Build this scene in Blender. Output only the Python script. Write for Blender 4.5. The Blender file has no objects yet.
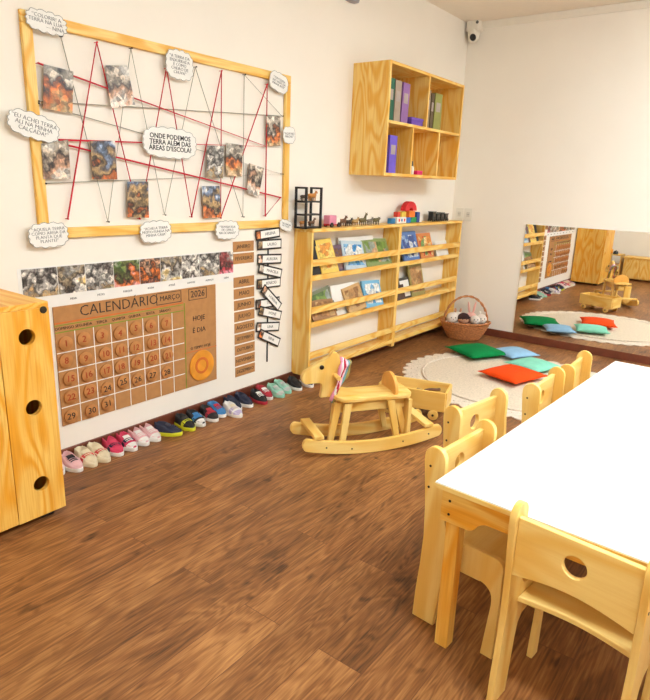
import bpy, bmesh, math, random
from mathutils import Vector, Matrix
random.seed(7)
C = bpy.context.scene.collection
PI = math.pi
SC = bpy.context.scene

# ------------------------------------------------------------------ materials
def newmat(name):
    m = bpy.data.materials.new(name); m.use_nodes = True
    nt = m.node_tree; nt.nodes.clear()
    out = nt.nodes.new('ShaderNodeOutputMaterial')
    b = nt.nodes.new('ShaderNodeBsdfPrincipled')
    nt.links.new(b.outputs[0], out.inputs[0])
    return m, nt, b

def lin(c):
    return tuple((x/12.92 if x <= .04045 else ((x+.055)/1.055)**2.4) for x in c)
def rgb(r, g, b): return lin((r/255, g/255, b/255))

def flat(name, col, rough=.6, metal=0, noise=.08, nscale=18, bump=0, bscale=200, spec=.5):
    m, nt, b = newmat(name)
    tc = nt.nodes.new('ShaderNodeTexCoord')
    n = nt.nodes.new('ShaderNodeTexNoise'); n.inputs['Scale'].default_value = nscale; n.inputs['Detail'].default_value = 4
    nt.links.new(tc.outputs['Object'], n.inputs['Vector'])
    r = nt.nodes.new('ShaderNodeValToRGB')
    r.color_ramp.elements[0].position = .3; r.color_ramp.elements[1].position = .7
    r.color_ramp.elements[0].color = tuple(x*(1-noise) for x in col)+(1,)
    r.color_ramp.elements[1].color = tuple(min(1, x*(1+noise)) for x in col)+(1,)
    nt.links.new(n.outputs['Fac'], r.inputs['Fac']); nt.links.new(r.outputs[0], b.inputs['Base Color'])
    b.inputs['Roughness'].default_value = rough; b.inputs['Metallic'].default_value = metal
    b.inputs['Specular IOR Level'].default_value = spec
    if bump:
        n2 = nt.nodes.new('ShaderNodeTexNoise'); n2.inputs['Scale'].default_value = bscale
        nt.links.new(tc.outputs['Object'], n2.inputs['Vector'])
        bp = nt.nodes.new('ShaderNodeBump'); bp.inputs['Strength'].default_value = bump; bp.inputs['Distance'].default_value = .004
        nt.links.new(n2.outputs['Fac'], bp.inputs['Height']); nt.links.new(bp.outputs[0], b.inputs['Normal'])
    return m

def wood(name, light, mid, dark, axis=2, ring=16, amount=.8, rough=.42):
    """pine: long fibres plus cathedral rings, stretched along one local axis"""
    m, nt, b = newmat(name); N = nt.nodes.new; L = nt.links.new
    tc = N('ShaderNodeTexCoord'); oi = N('ShaderNodeObjectInfo')
    add = N('ShaderNodeVectorMath'); add.operation = 'ADD'
    mul = N('ShaderNodeVectorMath'); mul.operation = 'SCALE'; mul.inputs[3].default_value = 7.3
    cmb = N('ShaderNodeCombineXYZ')
    for i in range(3): L(oi.outputs['Random'], cmb.inputs[i])
    L(cmb.outputs[0], mul.inputs[0]); L(tc.outputs['Object'], add.inputs[0]); L(mul.outputs[0], add.inputs[1])
    def noise(sc_al, sc_ac, detail, dist):
        mp = N('ShaderNodeMapping'); s = [sc_ac]*3; s[axis] = sc_al
        mp.inputs['Scale'].default_value = s; L(add.outputs[0], mp.inputs['Vector'])
        n = N('ShaderNodeTexNoise'); n.inputs['Scale'].default_value = 1; n.inputs['Detail'].default_value = detail
        n.inputs['Distortion'].default_value = dist; L(mp.outputs[0], n.inputs['Vector']); return n
    a = noise(1.5, 7, 1.5, .3)
    mm = N('ShaderNodeMath'); mm.operation = 'MULTIPLY'; mm.inputs[1].default_value = ring*2*PI; L(a.outputs['Fac'], mm.inputs[0])
    sn = N('ShaderNodeMath'); sn.operation = 'SINE'; L(mm.outputs[0], sn.inputs[0])
    r1 = N('ShaderNodeValToRGB'); e = r1.color_ramp.elements
    e[0].position = .25; e[0].color = light+(1,); e[1].position = 1; e[1].color = mid+(1,)
    mr = N('ShaderNodeMapRange'); mr.inputs[1].default_value = -1; mr.inputs[2].default_value = 1
    L(sn.outputs[0], mr.inputs[0]); L(mr.outputs[0], r1.inputs['Fac'])
    f = noise(5, 160, 3, 0)
    r2 = N('ShaderNodeValToRGB'); r2.color_ramp.elements[0].position = .42; r2.color_ramp.elements[1].position = .75
    r2.color_ramp.elements[0].color = (0, 0, 0, 1); r2.color_ramp.elements[1].color = (amount*.55,)*3+(1,)
    L(f.outputs['Fac'], r2.inputs['Fac'])
    mx = N('ShaderNodeMix'); mx.data_type = 'RGBA'; L(r2.outputs[0], mx.inputs[0]); L(r1.outputs[0], mx.inputs[6]); mx.inputs[7].default_value = dark+(1,)
    big = noise(.7, 4.5, 1, 0)
    r3 = N('ShaderNodeValToRGB'); r3.color_ramp.elements[0].position = .45; r3.color_ramp.elements[1].position = .7
    r3.color_ramp.elements[0].color = (0, 0, 0, 1); r3.color_ramp.elements[1].color = (amount*.5,)*3+(1,)
    L(big.outputs['Fac'], r3.inputs['Fac'])
    mx2 = N('ShaderNodeMix'); mx2.data_type = 'RGBA'; L(r3.outputs[0], mx2.inputs[0]); L(mx.outputs[2], mx2.inputs[6]); mx2.inputs[7].default_value = mid+(1,)
    L(mx2.outputs[2], b.inputs['Base Color']); b.inputs['Roughness'].default_value = rough
    b.inputs['Specular IOR Level'].default_value = .35
    return m

PL, PM, PD = rgb(250, 214, 128), rgb(240, 180, 74), rgb(218, 148, 52)
pine = [wood('pine_%s' % 'xyz'[i], PL, PM, PD, i, 9, .8) for i in range(3)]
CL, CM, CD = rgb(250, 203, 104), rgb(240, 166, 48), rgb(216, 138, 40)
cabpine = [wood('cabinet_pine_%s' % 'xyz'[i], CL, CM, CD, i, 7, 1.0) for i in range(3)]
BL, BM, BD = rgb(250, 214, 130), rgb(243, 194, 98), rgb(226, 168, 76)
birch = [wood('birch_%s' % 'xyz'[i], BL, BM, BD, i, 5, .45) for i in range(3)]

def floor_mat():
    m, nt, b = newmat('wood_plank_floor'); N = nt.nodes.new; L = nt.links.new
    tc = N('ShaderNodeTexCoord')
    mp = N('ShaderNodeMapping'); mp.inputs['Rotation'].default_value = (0, 0, PI/2); L(tc.outputs['Object'], mp.inputs['Vector'])
    br = N('ShaderNodeTexBrick'); br.offset = .37; br.inputs['Scale'].default_value = 1
    br.inputs['Brick Width'].default_value = 1.22; br.inputs['Row Height'].default_value = .155
    br.inputs['Mortar Size'].default_value = .0012; br.inputs['Mortar Smooth'].default_value = .2; br.inputs['Bias'].default_value = 0
    br.inputs['Color1'].default_value = (0, 0, 0, 1); br.inputs['Color2'].default_value = (1, 1, 1, 1); br.inputs['Mortar'].default_value = (.5, .5, .5, 1)
    L(mp.outputs[0], br.inputs['Vector'])
    # each plank shifts the grain
    sc = N('ShaderNodeVectorMath'); sc.operation = 'SCALE'; sc.inputs[3].default_value = 6.0; L(br.outputs['Color'], sc.inputs[0])
    ad = N('ShaderNodeVectorMath'); L(tc.outputs['Object'], ad.inputs[0]); L(sc.outputs[0], ad.inputs[1])
    def noise(s, d, dist=0.):
        q = N('ShaderNodeMapping'); q.inputs['Scale'].default_value = s; L(ad.outputs[0], q.inputs['Vector'])
        n = N('ShaderNodeTexNoise'); n.inputs['Scale'].default_value = 1; n.inputs['Detail'].default_value = d; n.inputs['Distortion'].default_value = dist
        L(q.outputs[0], n.inputs['Vector']); return n
    a = noise((7, 1.1, 1), 3, .6)
    mm = N('ShaderNodeMath'); mm.operation = 'MULTIPLY'; mm.inputs[1].default_value = 95; L(a.outputs['Fac'], mm.inputs[0])
    sn = N('ShaderNodeMath'); sn.operation = 'SINE'; L(mm.outputs[0], sn.inputs[0])
    f = noise((190, 9, 1), 5)
    g = noise((6, 1.7, 1), 4, .4)
    kn = noise((16, 9, 1), 2)
    r = N('ShaderNodeValToRGB'); e = r.color_ramp.elements
    e[0].position = .22; e[0].color = rgb(74, 45, 24)+(1,); e[1].position = .8; e[1].color = rgb(198, 142, 84)+(1,)
    x = e.new(.5); x.color = rgb(144, 93, 51)+(1,)
    s1 = N('ShaderNodeMath'); s1.operation = 'MULTIPLY_ADD'; L(sn.outputs[0], s1.inputs[0]); s1.inputs[1].default_value = .06
    h1 = N('ShaderNodeMath'); h1.operation = 'MULTIPLY_ADD'; L(f.outputs['Fac'], h1.inputs[0]); h1.inputs[1].default_value = .6; h1.inputs[2].default_value = .19; L(h1.outputs[0], s1.inputs[2])
    s3 = N('ShaderNodeMath'); s3.operation = 'MULTIPLY_ADD'; L(g.outputs['Fac'], s3.inputs[0]); s3.inputs[1].default_value = .6; s3.inputs[2].default_value = -.3
    s2 = N('ShaderNodeMath'); s2.operation = 'ADD'; L(s1.outputs[0], s2.inputs[0]); L(s3.outputs[0], s2.inputs[1])
    k1 = N('ShaderNodeMapRange'); k1.inputs[1].default_value = .24; k1.inputs[2].default_value = .36; k1.inputs[3].default_value = -.2; k1.inputs[4].default_value = 0; L(kn.outputs['Fac'], k1.inputs[0])
    s4 = N('ShaderNodeMath'); s4.operation = 'ADD'; L(s2.outputs[0], s4.inputs[0]); L(k1.outputs[0], s4.inputs[1])
    L(s4.outputs[0], r.inputs['Fac'])
    mx = N('ShaderNodeMix'); mx.data_type = 'RGBA'; mx.blend_type = 'MULTIPLY'; mx.inputs[0].default_value = 1
    rr = N('ShaderNodeMapRange'); rr.inputs[3].default_value = .88; rr.inputs[4].default_value = 1.06
    L(br.outputs['Color'], rr.inputs[0]); L(r.outputs[0], mx.inputs[6]); L(rr.outputs[0], mx.inputs[7])
    mo = N('ShaderNodeMix'); mo.data_type = 'RGBA'; L(br.outputs['Fac'], mo.inputs[0]); L(mx.outputs[2], mo.inputs[6]); mo.inputs[7].default_value = rgb(104, 64, 40)+(1,)
    L(mo.outputs[2], b.inputs['Base Color'])
    b.inputs['Roughness'].default_value = .42; b.inputs['Specular IOR Level'].default_value = .4
    bp = N('ShaderNodeBump'); bp.inputs['Strength'].default_value = .12; bp.inputs['Distance'].default_value = .002
    L(f.outputs['Fac'], bp.inputs['Height']); L(bp.outputs[0], b.inputs['Normal'])
    return m

def blotch(name, cols, scale=26, w=1.0):
    """printed snapshot: blotches of several inks"""
    m, nt, b = newmat(name); N = nt.nodes.new; L = nt.links.new
    tc = N('ShaderNodeTexCoord'); oi = N('ShaderNodeObjectInfo')
    sc = N('ShaderNodeMath'); sc.operation = 'MULTIPLY'; sc.inputs[1].default_value = 31.; L(oi.outputs['Random'], sc.inputs[0])
    cb = N('ShaderNodeCombineXYZ'); [L(sc.outputs[0], cb.inputs[i]) for i in range(3)]
    ad = N('ShaderNodeVectorMath'); L(tc.outputs['Object'], ad.inputs[0]); L(cb.outputs[0], ad.inputs[1])
    nz = N('ShaderNodeTexNoise'); nz.inputs['Scale'].default_value = scale*1.1; nz.inputs['Detail'].default_value = 2; L(ad.outputs[0], nz.inputs['Vector'])
    wv = N('ShaderNodeVectorMath'); wv.operation = 'MULTIPLY_ADD'; L(nz.outputs['Color'], wv.inputs[0]); wv.inputs[1].default_value = (.05*w,)*3; L(ad.outputs[0], wv.inputs[2])
    v = N('ShaderNodeTexVoronoi'); v.inputs['Scale'].default_value = scale; L(wv.outputs[0], v.inputs['Vector'])
    sp = N('ShaderNodeSeparateColor'); L(v.outputs['Color'], sp.inputs[0])
    r = N('ShaderNodeValToRGB'); r.color_ramp.interpolation = 'CONSTANT'; e = r.color_ramp.elements
    e[0].position = 0; e[0].color = cols[0]+(1,); e[1].position = 1/len(cols); e[1].color = cols[1]+(1,)
    for i in range(2, len(cols)):
        x = e.new(i/len(cols)); x.color = cols[i]+(1,)
    L(sp.outputs[0], r.inputs['Fac'])
    n2 = N('ShaderNodeTexNoise'); n2.inputs['Scale'].default_value = scale*2.5; n2.inputs['Detail'].default_value = 3; L(ad.outputs[0], n2.inputs['Vector'])
    rg = N('ShaderNodeMapRange'); rg.inputs[1].default_value = .3; rg.inputs[2].default_value = .7; rg.inputs[3].default_value = .6; rg.inputs[4].default_value = 1.25
    L(n2.outputs['Fac'], rg.inputs[0])
    mx = N('ShaderNodeMix'); mx.data_type = 'RGBA'; mx.blend_type = 'MULTIPLY'; mx.inputs[0].default_value = 1
    L(r.outputs[0], mx.inputs[6]); L(rg.outputs[0], mx.inputs[7]); L(mx.outputs[2], b.inputs['Base Color'])
    b.inputs['Roughness'].default_value = .35
    return m


def picture(name, cols, h=.08, nsc=14):
    """printed snapshot: floor to ceiling tones broken up by people-sized shapes"""
    m, nt, b = newmat(name); N = nt.nodes.new; L = nt.links.new
    tc = N('ShaderNodeTexCoord'); oi = N('ShaderNodeObjectInfo')
    sc = N('ShaderNodeMath'); sc.operation = 'MULTIPLY'; sc.inputs[1].default_value = 31.; L(oi.outputs['Random'], sc.inputs[0])
    cb = N('ShaderNodeCombineXYZ'); [L(sc.outputs[0], cb.inputs[i]) for i in range(3)]
    ad = N('ShaderNodeVectorMath'); L(tc.outputs['Object'], ad.inputs[0]); L(cb.outputs[0], ad.inputs[1])
    def noise(s_, d): 
        n = N('ShaderNodeTexNoise'); n.inputs['Scale'].default_value = s_; n.inputs['Detail'].default_value = d; L(ad.outputs[0], n.inputs['Vector']); return n
    n1 = noise(nsc, 3.5); sx = N('ShaderNodeSeparateXYZ'); L(tc.outputs['Object'], sx.inputs[0])
    mr = N('ShaderNodeMapRange'); mr.inputs[1].default_value = -h; mr.inputs[2].default_value = h; mr.inputs[3].default_value = -.55; mr.inputs[4].default_value = .05; L(sx.outputs['Z'], mr.inputs[0])
    ma = N('ShaderNodeMath'); ma.operation = 'MULTIPLY_ADD'; ma.inputs[1].default_value = 1.5; L(n1.outputs['Fac'], ma.inputs[0]); L(mr.outputs[0], ma.inputs[2])
    r = N('ShaderNodeValToRGB'); e = r.color_ramp.elements
    e[0].position = .04; e[0].color = cols[0]+(1,); e[1].position = .96; e[1].color = cols[-1]+(1,)
    for i in range(1, len(cols)-1):
        x = e.new(.04+.92*i/(len(cols)-1)); x.color = cols[i]+(1,)
    L(ma.outputs[0], r.inputs['Fac'])
    v = N('ShaderNodeTexVoronoi'); v.inputs['Scale'].default_value = nsc*3.2; v.inputs['Randomness'].default_value = 1; L(ad.outputs[0], v.inputs['Vector'])
    sp = N('ShaderNodeSeparateColor'); L(v.outputs['Color'], sp.inputs[0])
    rg = N('ShaderNodeMapRange'); rg.inputs[1].default_value = .15; rg.inputs[2].default_value = .85; rg.inputs[3].default_value = .42; rg.inputs[4].default_value = 1.35; L(sp.outputs[0], rg.inputs[0])
    n2 = noise(nsc*7, 2); r2 = N('ShaderNodeMapRange'); r2.inputs[1].default_value = .3; r2.inputs[2].default_value = .7; r2.inputs[3].default_value = .65; r2.inputs[4].default_value = 1.2; L(n2.outputs['Fac'], r2.inputs[0])
    mm = N('ShaderNodeMath'); mm.operation = 'MULTIPLY'; L(rg.outputs[0], mm.inputs[0]); L(r2.outputs[0], mm.inputs[1])
    mx = N('ShaderNodeMix'); mx.data_type = 'RGBA'; mx.blend_type = 'MULTIPLY'; mx.inputs[0].default_value = 1
    L(r.outputs[0], mx.inputs[6]); L(mm.outputs[0], mx.inputs[7]); L(mx.outputs[2], b.inputs['Base Color'])
    b.inputs['Roughness'].default_value = .35
    return m

WALL = flat('cream_wall_paint', rgb(249, 240, 226), .85, noise=.012, nscale=3, bump=.03, bscale=300, spec=.2)
CEIL = flat('ceiling_paint', rgb(250, 238, 222), .9, noise=.01, spec=.2)
BASE = flat('dark_baseboard_wood', rgb(112, 56, 36), .45, noise=.18, nscale=14)
WHITE = flat('white_paper', rgb(244, 240, 232), .7, noise=.02)
WPLA = flat('white_plastic', rgb(238, 230, 215), .35, noise=.02)
LAM = flat('white_laminate', rgb(246, 243, 236), .3, noise=.008)
INK = flat('black_ink', rgb(38, 34, 34), .7)
GINK = flat('grey_ink', rgb(120, 115, 110), .7)
BLACK = flat('black_card', rgb(24, 22, 22), .5)
BPLA = flat('black_plastic', rgb(20, 20, 22), .35)
HOLE = flat('dark_screw_metal', rgb(70, 60, 50), .4, .8)
KRAFT = flat('kraft_cardboard', rgb(186, 132, 78), .85, noise=.07, nscale=30)
KRAFT2 = flat('light_kraft_disc', rgb(190, 128, 68), .7, noise=.1, nscale=40)
RINK = flat('red_brown_ink', rgb(168, 54, 20), .7)
ORANGE = flat('orange_disc_card', rgb(232, 152, 40), .6, noise=.1)
ORL = flat('orange_line_ink', rgb(214, 110, 40), .7)
GRL = flat('green_line_ink', rgb(130, 150, 40), .7)
RYARN = flat('red_yarn', rgb(200, 20, 45), .8)
GYARN = flat('grey_yarn', rgb(150, 142, 122), .8)
STRAW = flat('wicker', rgb(188, 120, 66), .6, noise=.3, nscale=60)
MIR, nt_, b_ = newmat('mirror_glass')
b_.inputs['Base Color'].default_value = (.93, .92, .89, 1); b_.inputs['Metallic'].default_value = 1; b_.inputs['Roughness'].default_value = .015
EM = bpy.data.materials.new('lamp_diffuser'); EM.use_nodes = True
nt = EM.node_tree; nt.nodes.clear(); o_ = nt.nodes.new('ShaderNodeOutputMaterial'); e_ = nt.nodes.new('ShaderNodeEmission')
LAMP_STRENGTH = 58.0
e_.inputs[0].default_value = (.86, 1, 1.1, 1); e_.inputs[1].default_value = LAMP_STRENGTH
nt.links.new(e_.outputs[0], o_.inputs[0])
_cache = {}
def col(name, r, g, b, rough=.55, **k):
    if name not in _cache: _cache[name] = flat(name, rgb(r, g, b), rough, **k)
    return _cache[name]

# ------------------------------------------------------------------ mesh helpers
def link(name, me, mat=None, parent=None, smooth=None):
    o = bpy.data.objects.new(name, me); C.objects.link(o)
    if mat is not None and not me.materials: me.materials.append(mat)
    if parent is not None: o.parent = parent
    if smooth is not None:
        for p in me.polygons: p.use_smooth = True
        if smooth < 179:
            me.set_sharp_from_angle(angle=math.radians(smooth))
    return o

def build(name, bm, mat, parent=None, smooth=35):
    bmesh.ops.recalc_face_normals(bm, faces=bm.faces[:])
    me = bpy.data.meshes.new(name); bm.to_mesh(me); bm.free()
    return link(name, me, mat, parent, smooth)

def add_box(bm, c, s, bev=0., rot=None, seg=2):
    t = bmesh.new(); bmesh.ops.create_cube(t, size=1)
    bmesh.ops.scale(t, vec=s, verts=t.verts[:])
    if bev: bmesh.ops.bevel(t, geom=t.edges[:], offset=bev, segments=seg, profile=.5, affect='EDGES')
    M = Matrix.Translation(c) @ (rot.to_4x4() if rot is not None else Matrix())
    bmesh.ops.transform(t, matrix=M, verts=t.verts[:]); merge(bm, t)
def merge(bm, t):
    me = bpy.data.meshes.new('tmp'); t.to_mesh(me); t.free(); bm.from_mesh(me); bpy.data.meshes.remove(me)

def box(name, c, s, mat, parent=None, bev=.002, rot=None):
    bm = bmesh.new(); add_box(bm, c, s, bev, rot); return build(name, bm, mat, parent, None)
def bx(name, lo, hi, mat, parent=None, bev=.002):
    c = [(a+b)/2 for a, b in zip(lo, hi)]; s = [abs(b-a) for a, b in zip(lo, hi)]
    return box(name, c, s, mat, parent, bev)

def add_tube(bm, pts, r, n=8, closed=False, cap=True):
    pts = [Vector(p) for p in pts]; rs = r if isinstance(r, (list, tuple)) else [r]*len(pts)
    rings = []; N = len(pts); prev = None
    for i, p in enumerate(pts):
        if closed: d = pts[(i+1) % N]-pts[i-1]
        else: d = pts[min(i+1, N-1)]-pts[max(i-1, 0)]
        d.normalize()
        if prev is None:
            up = Vector((0, 0, 1)) if abs(d.z) < .9 else Vector((1, 0, 0)); x = d.cross(up).normalized()
        else:
            x = (prev-d*prev.dot(d)).normalized()
        prev = x; y = d.cross(x)
        rings.append([bm.verts.new(p+(x*math.cos(2*PI*k/n)+y*math.sin(2*PI*k/n))*rs[i]) for k in range(n)])
    for i in range(N if closed else N-1):
        a, b = rings[i], rings[(i+1) % N]
        for k in range(n): bm.faces.new((a[k], a[(k+1) % n], b[(k+1) % n], b[k]))
    if cap and not closed: bm.faces.new(rings[0][::-1]); bm.faces.new(rings[-1])
def tube(name, pts, r, mat, parent=None, n=8, closed=False):
    bm = bmesh.new(); add_tube(bm, pts, r, n, closed); return build(name, bm, mat, parent, 60)

def add_lathe(bm, prof, n=24, c=(0, 0, 0), sx=1, sy=1):
    rings = []
    for r, z in prof:
        if r < 1e-5: rings.append([bm.verts.new((c[0], c[1], c[2]+z))])
        else: rings.append([bm.verts.new((c[0]+r*sx*math.cos(2*PI*k/n), c[1]+r*sy*math.sin(2*PI*k/n), c[2]+z)) for k in range(n)])
    for a, b in zip(rings, rings[1:]):
        for k in range(n):
            va = [a[k], a[(k+1) % n]] if len(a) > 1 else [a[0]]; vb = [b[(k+1) % n], b[k]] if len(b) > 1 else [b[0]]
            if len(va)+len(vb) > 2: bm.faces.new(va+vb)
def lathe(name, prof, mat, parent=None, n=24, c=(0, 0, 0), M=None, sx=1, sy=1):
    bm = bmesh.new(); add_lathe(bm, prof, n, c, sx, sy)
    if M is not None: bmesh.ops.transform(bm, matrix=M, verts=bm.verts[:])
    return build(name, bm, mat, parent, 40)

def add_ball(bm, c, s, M=None, u=18, v=12):
    t = bmesh.new(); bmesh.ops.create_uvsphere(t, u_segments=u, v_segments=v, radius=1)
    bmesh.ops.scale(t, vec=s, verts=t.verts[:])
    if M is not None: bmesh.ops.transform(t, matrix=M.to_4x4(), verts=t.verts[:])
    bmesh.ops.translate(t, vec=c, verts=t.verts[:]); merge(bm, t)
def ball(name, c, s, mat, parent=None, M=None):
    bm = bmesh.new(); add_ball(bm, c, s, M); return build(name, bm, mat, parent, 180)

def curve_mesh(cu):
    ob = bpy.data.objects.new('tmp', cu); C.objects.link(ob)
    bpy.context.view_layer.update()
    me = bpy.data.meshes.new_from_object(ob.evaluated_get(bpy.context.evaluated_depsgraph_get()))
    bpy.data.objects.remove(ob); bpy.data.curves.remove(cu); return me

# plane mappings: columns = where local x, local y and the thickness go
XY = Matrix(((1, 0, 0, 0), (0, 1, 0, 0), (0, 0, 1, 0), (0, 0, 0, 1)))
YZ = Matrix(((0, 0, 1, 0), (1, 0, 0, 0), (0, 1, 0, 0), (0, 0, 0, 1)))      # drawing (y,z), thickness along x
XZ = Matrix(((1, 0, 0, 0), (0, 0, -1, 0), (0, 1, 0, 0), (0, 0, 0, 1)))     # drawing (x,z), thickness along -y
def plate_mesh(outlines, th, bev, M):
    cu = bpy.data.curves.new('tmp', 'CURVE'); cu.dimensions = '2D'; cu.fill_mode = 'BOTH'
    cu.extrude = max(th/2-bev, 1e-5); cu.bevel_depth = bev; cu.bevel_resolution = 1; cu.offset = -bev
    for pts in outlines:
        s = cu.splines.new('POLY'); s.points.add(len(pts)-1); s.use_cyclic_u = True
        for p, q in zip(s.points, pts): p.co = (q[0], q[1], 0, 1)
    me = curve_mesh(cu); me.transform(M); 
    return me
def plate(name, outlines, th, mat, parent=None, bev=.002, plane=XY, off=(0, 0, 0), rot=None):
    me = plate_mesh(outlines, th, bev, Matrix.Translation(off) @ (rot.to_4x4() if rot is not None else Matrix()) @ plane)
    me.materials.clear()
    return link(name, me, mat, parent, 21)
def circ(cx, cy, r, n=24, ry=None):
    ry = ry or r
    return [(cx+r*math.cos(2*PI*k/n), cy+ry*math.sin(2*PI*k/n)) for k in range(n)]
def arc(cx, cy, r, a0, a1, n=8, ry=None):
    ry = ry or r
    return [(cx+r*math.cos(math.radians(a0+(a1-a0)*k/n)), cy+ry*math.sin(math.radians(a0+(a1-a0)*k/n))) for k in range(n+1)]
def smooth(pts, n=6, closed=False):
    out = []; N = len(pts)
    rng = range(N) if closed else range(N-1)
    for i in rng:
        g = (lambda j: pts[j % N]) if closed else (lambda j: pts[max(0, min(N-1, j))])
        p0, p1, p2, p3 = g(i-1), g(i), g(i+1), g(i+2)
        for k in range(n):
            t = k/n
            out.append(tuple(.5*((2*p1[d])+(-p0[d]+p2[d])*t+(2*p0[d]-5*p1[d]+4*p2[d]-p3[d])*t*t+(-p0[d]+3*p1[d]-3*p2[d]+p3[d])*t**3) for d in range(len(p1))))
    if not closed: out.append(tuple(pts[-1]))
    return out

def text(name, s, size, mat, parent, M, align='CENTER', th=.0006, shear=0., bold=0.):
    cu = bpy.data.curves.new('tmp', 'FONT'); cu.body = s; cu.size = size; cu.align_x = align; cu.align_y = 'CENTER'
    cu.extrude = th; cu.resolution_u = 2; cu.shear = shear; cu.offset = bold; cu.space_line = .85
    me = curve_mesh(cu); me.transform(M); me.materials.clear()
    return link(name, me, mat, parent)

def root(name, loc, rz=0., label=None, cat=None, group=None):
    o = bpy.data.objects.new(name, None); C.objects.link(o); o.location = loc; o.rotation_euler = (0, 0, rz); o.empty_display_size = .05
    if label: tag(o, label, cat, group)
    return o
def tag(o, label, cat, group=None):
    o['label'] = label; o['category'] = cat
    if group: o['group'] = group
    return o
def struct(o): o['kind'] = 'structure'; return o
def copy_tree(o, parent=None):
    c = o.copy(); C.objects.link(c)
    if parent is not None: c.parent = parent
    for ch in list(o.children): copy_tree(ch, c)
    return c
def Rz(a): return Matrix.Rotation(a, 3, 'Z')
def Rx(a): return Matrix.Rotation(a, 3, 'X')
def Ry(a): return Matrix.Rotation(a, 3, 'Y')

# ------------------------------------------------------------------ camera
YB = 5.469; CX = 2.5898; H = 1.35; ZC = 2.765; XR = 5.3; YF = -.42
cam = bpy.data.cameras.new('camera'); co = bpy.data.objects.new('camera', cam); C.objects.link(co)
r_, d_, f_ = Vector((.79717, .60269, .03583)), Vector((.18815, -.1916, -.96327)), Vector((-.57369, .77463, -.26613))
M = Matrix.Identity(4)
for i in range(3): M[i][0], M[i][1], M[i][2] = r_[i], -d_[i], -f_[i]
M.translation = (CX, 0, H); co.matrix_world = M
cam.sensor_fit = 'HORIZONTAL'; cam.sensor_width = 36; cam.lens = 36*601.08/650; cam.clip_start = .02
SC.camera = co
SC.view_settings.view_transform = 'Standard'; SC.view_settings.look = 'None'; SC.view_settings.gamma = 1
SC.view_settings.exposure = 0.0; SC.view_settings.use_curve_mapping = False
w = bpy.data.worlds.new('world'); SC.world = w; w.use_nodes = True
w.node_tree.nodes['Background'].inputs[0].default_value = (1, .93, .84, 1); w.node_tree.nodes['Background'].inputs[1].default_value = .3

# ------------------------------------------------------------------ room shell
struct(bx('floor', (-.1, YF-.1, -.1), (XR+.1, YB+.1, 0), floor_mat(), bev=0))
struct(bx('ceiling', (-.1, YF-.1, ZC), (XR+.1, YB+.1, ZC+.1), CEIL, bev=0))
struct(bx('wall_left', (-.1, YF-.1, 0), (0, YB+.1, ZC), WALL, bev=0))
struct(bx('wall_right', (XR, YF-.1, 0), (XR+.1, YB+.1, ZC), WALL, bev=0))
struct(bx('wall_back', (0, YB, 0), (XR, YB+.1, ZC), WALL, bev=0))
struct(bx('wall_front', (0, YF-.1, 0), (XR, YF, ZC), WALL, bev=0))
BH = .07
struct(bx('baseboard_left', (0, YF, 0), (.014, YB, BH), BASE, bev=.003))
struct(bx('baseboard_back', (.014, YB-.014, 0), (XR, YB, BH), BASE, bev=.003))
struct(bx('baseboard_right', (XR-.014, YF, 0), (XR, YB-.014, BH), BASE, bev=.003))
struct(bx('baseboard_front', (.014, YF, 0), (XR-.014, YF+.014, BH), BASE, bev=.003))
prof = [(0, 0), (.012, 0), (.018, .012), (.03, .03), (.036, .05), (0, .05)]
struct(plate('trim_1', [[(YB-a, ZC-.052+b) for a, b in prof][::-1]], XR-.1, WPLA, bev=0, plane=YZ, off=(XR/2+.05, 0, 0)))

def ceiling_lamp(x, y, lab, sx=.9, sy=.3):
    t = root('ceiling_light', (x, y, ZC), 0, lab, 'ceiling light', 'ceiling light panels')
    bm = bmesh.new()
    for a in (-1, 1):
        add_box(bm, (a*(sx/2+.015), 0, -.02), (.03, sy+.06, .04), .004); add_box(bm, (0, a*(sy/2+.015), -.02), (sx, .03, .04), .004)
    build('frame', bm, WPLA, t, None)
    box('diffuser', (0, 0, -.05), (sx, sy, .08), EM, t, 0)
LAMPS = [(3.4, 3.0), (2.9, 1.1), (3.3, 4.3)]
ceiling_lamp(*LAMPS[0], 'white ceiling light panel above the far side of the table')
ceiling_lamp(*LAMPS[1], 'white ceiling light panel above the near end of the table')
ceiling_lamp(*LAMPS[2], 'added white fill light panel nearest the back wall')  # extra unseen lamp, added to brighten the dim back wall and its corner

# wall mounted mirror
t = root('wall_mirror', (1.6, YB-.0048, BH), -.005, 'wide low frameless mirror on the back wall resting on the baseboard', 'mirror')
box('glass', (0, -.006, .499), (1.74, .006, .998), MIR, t, 0)
box('backing', (0, -.0015, .499), (1.73, .003, .99), col('mirror_backing', 90, 80, 70), t, 0)

# security camera in the corner
t = root('security_camera', (.075, YB-.05, 2.70), 0, 'small white dome security camera in the ceiling corner', 'security camera'); t.scale = (1.35, 1.35, 1.35)
box('housing', (0, .008, .025), (.09, .08, .075), WPLA, t, .012)
lathe('turret', [(0, -.075), (.018, -.073), (.034, -.058), (.038, -.03), (.038, .0), (0, .0)], WPLA, t, 20)
lathe('lens', [(0, .0), (.02, .0), (.022, .004), (.016, .012), (0, .014)], BPLA, t, 18, M=Matrix.Translation((.012, -.03, -.05)) @ Matrix.Rotation(math.radians(115), 4, 'X'))
lathe('sensor_window', [(0, 0), (.009, 0), (.009, .004), (0, .005)], col('smoke_glass', 90, 85, 80), t, 12, M=Matrix.Translation((.034, -.034, .035)) @ Matrix.Rotation(PI/2, 4, 'X'))
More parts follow.
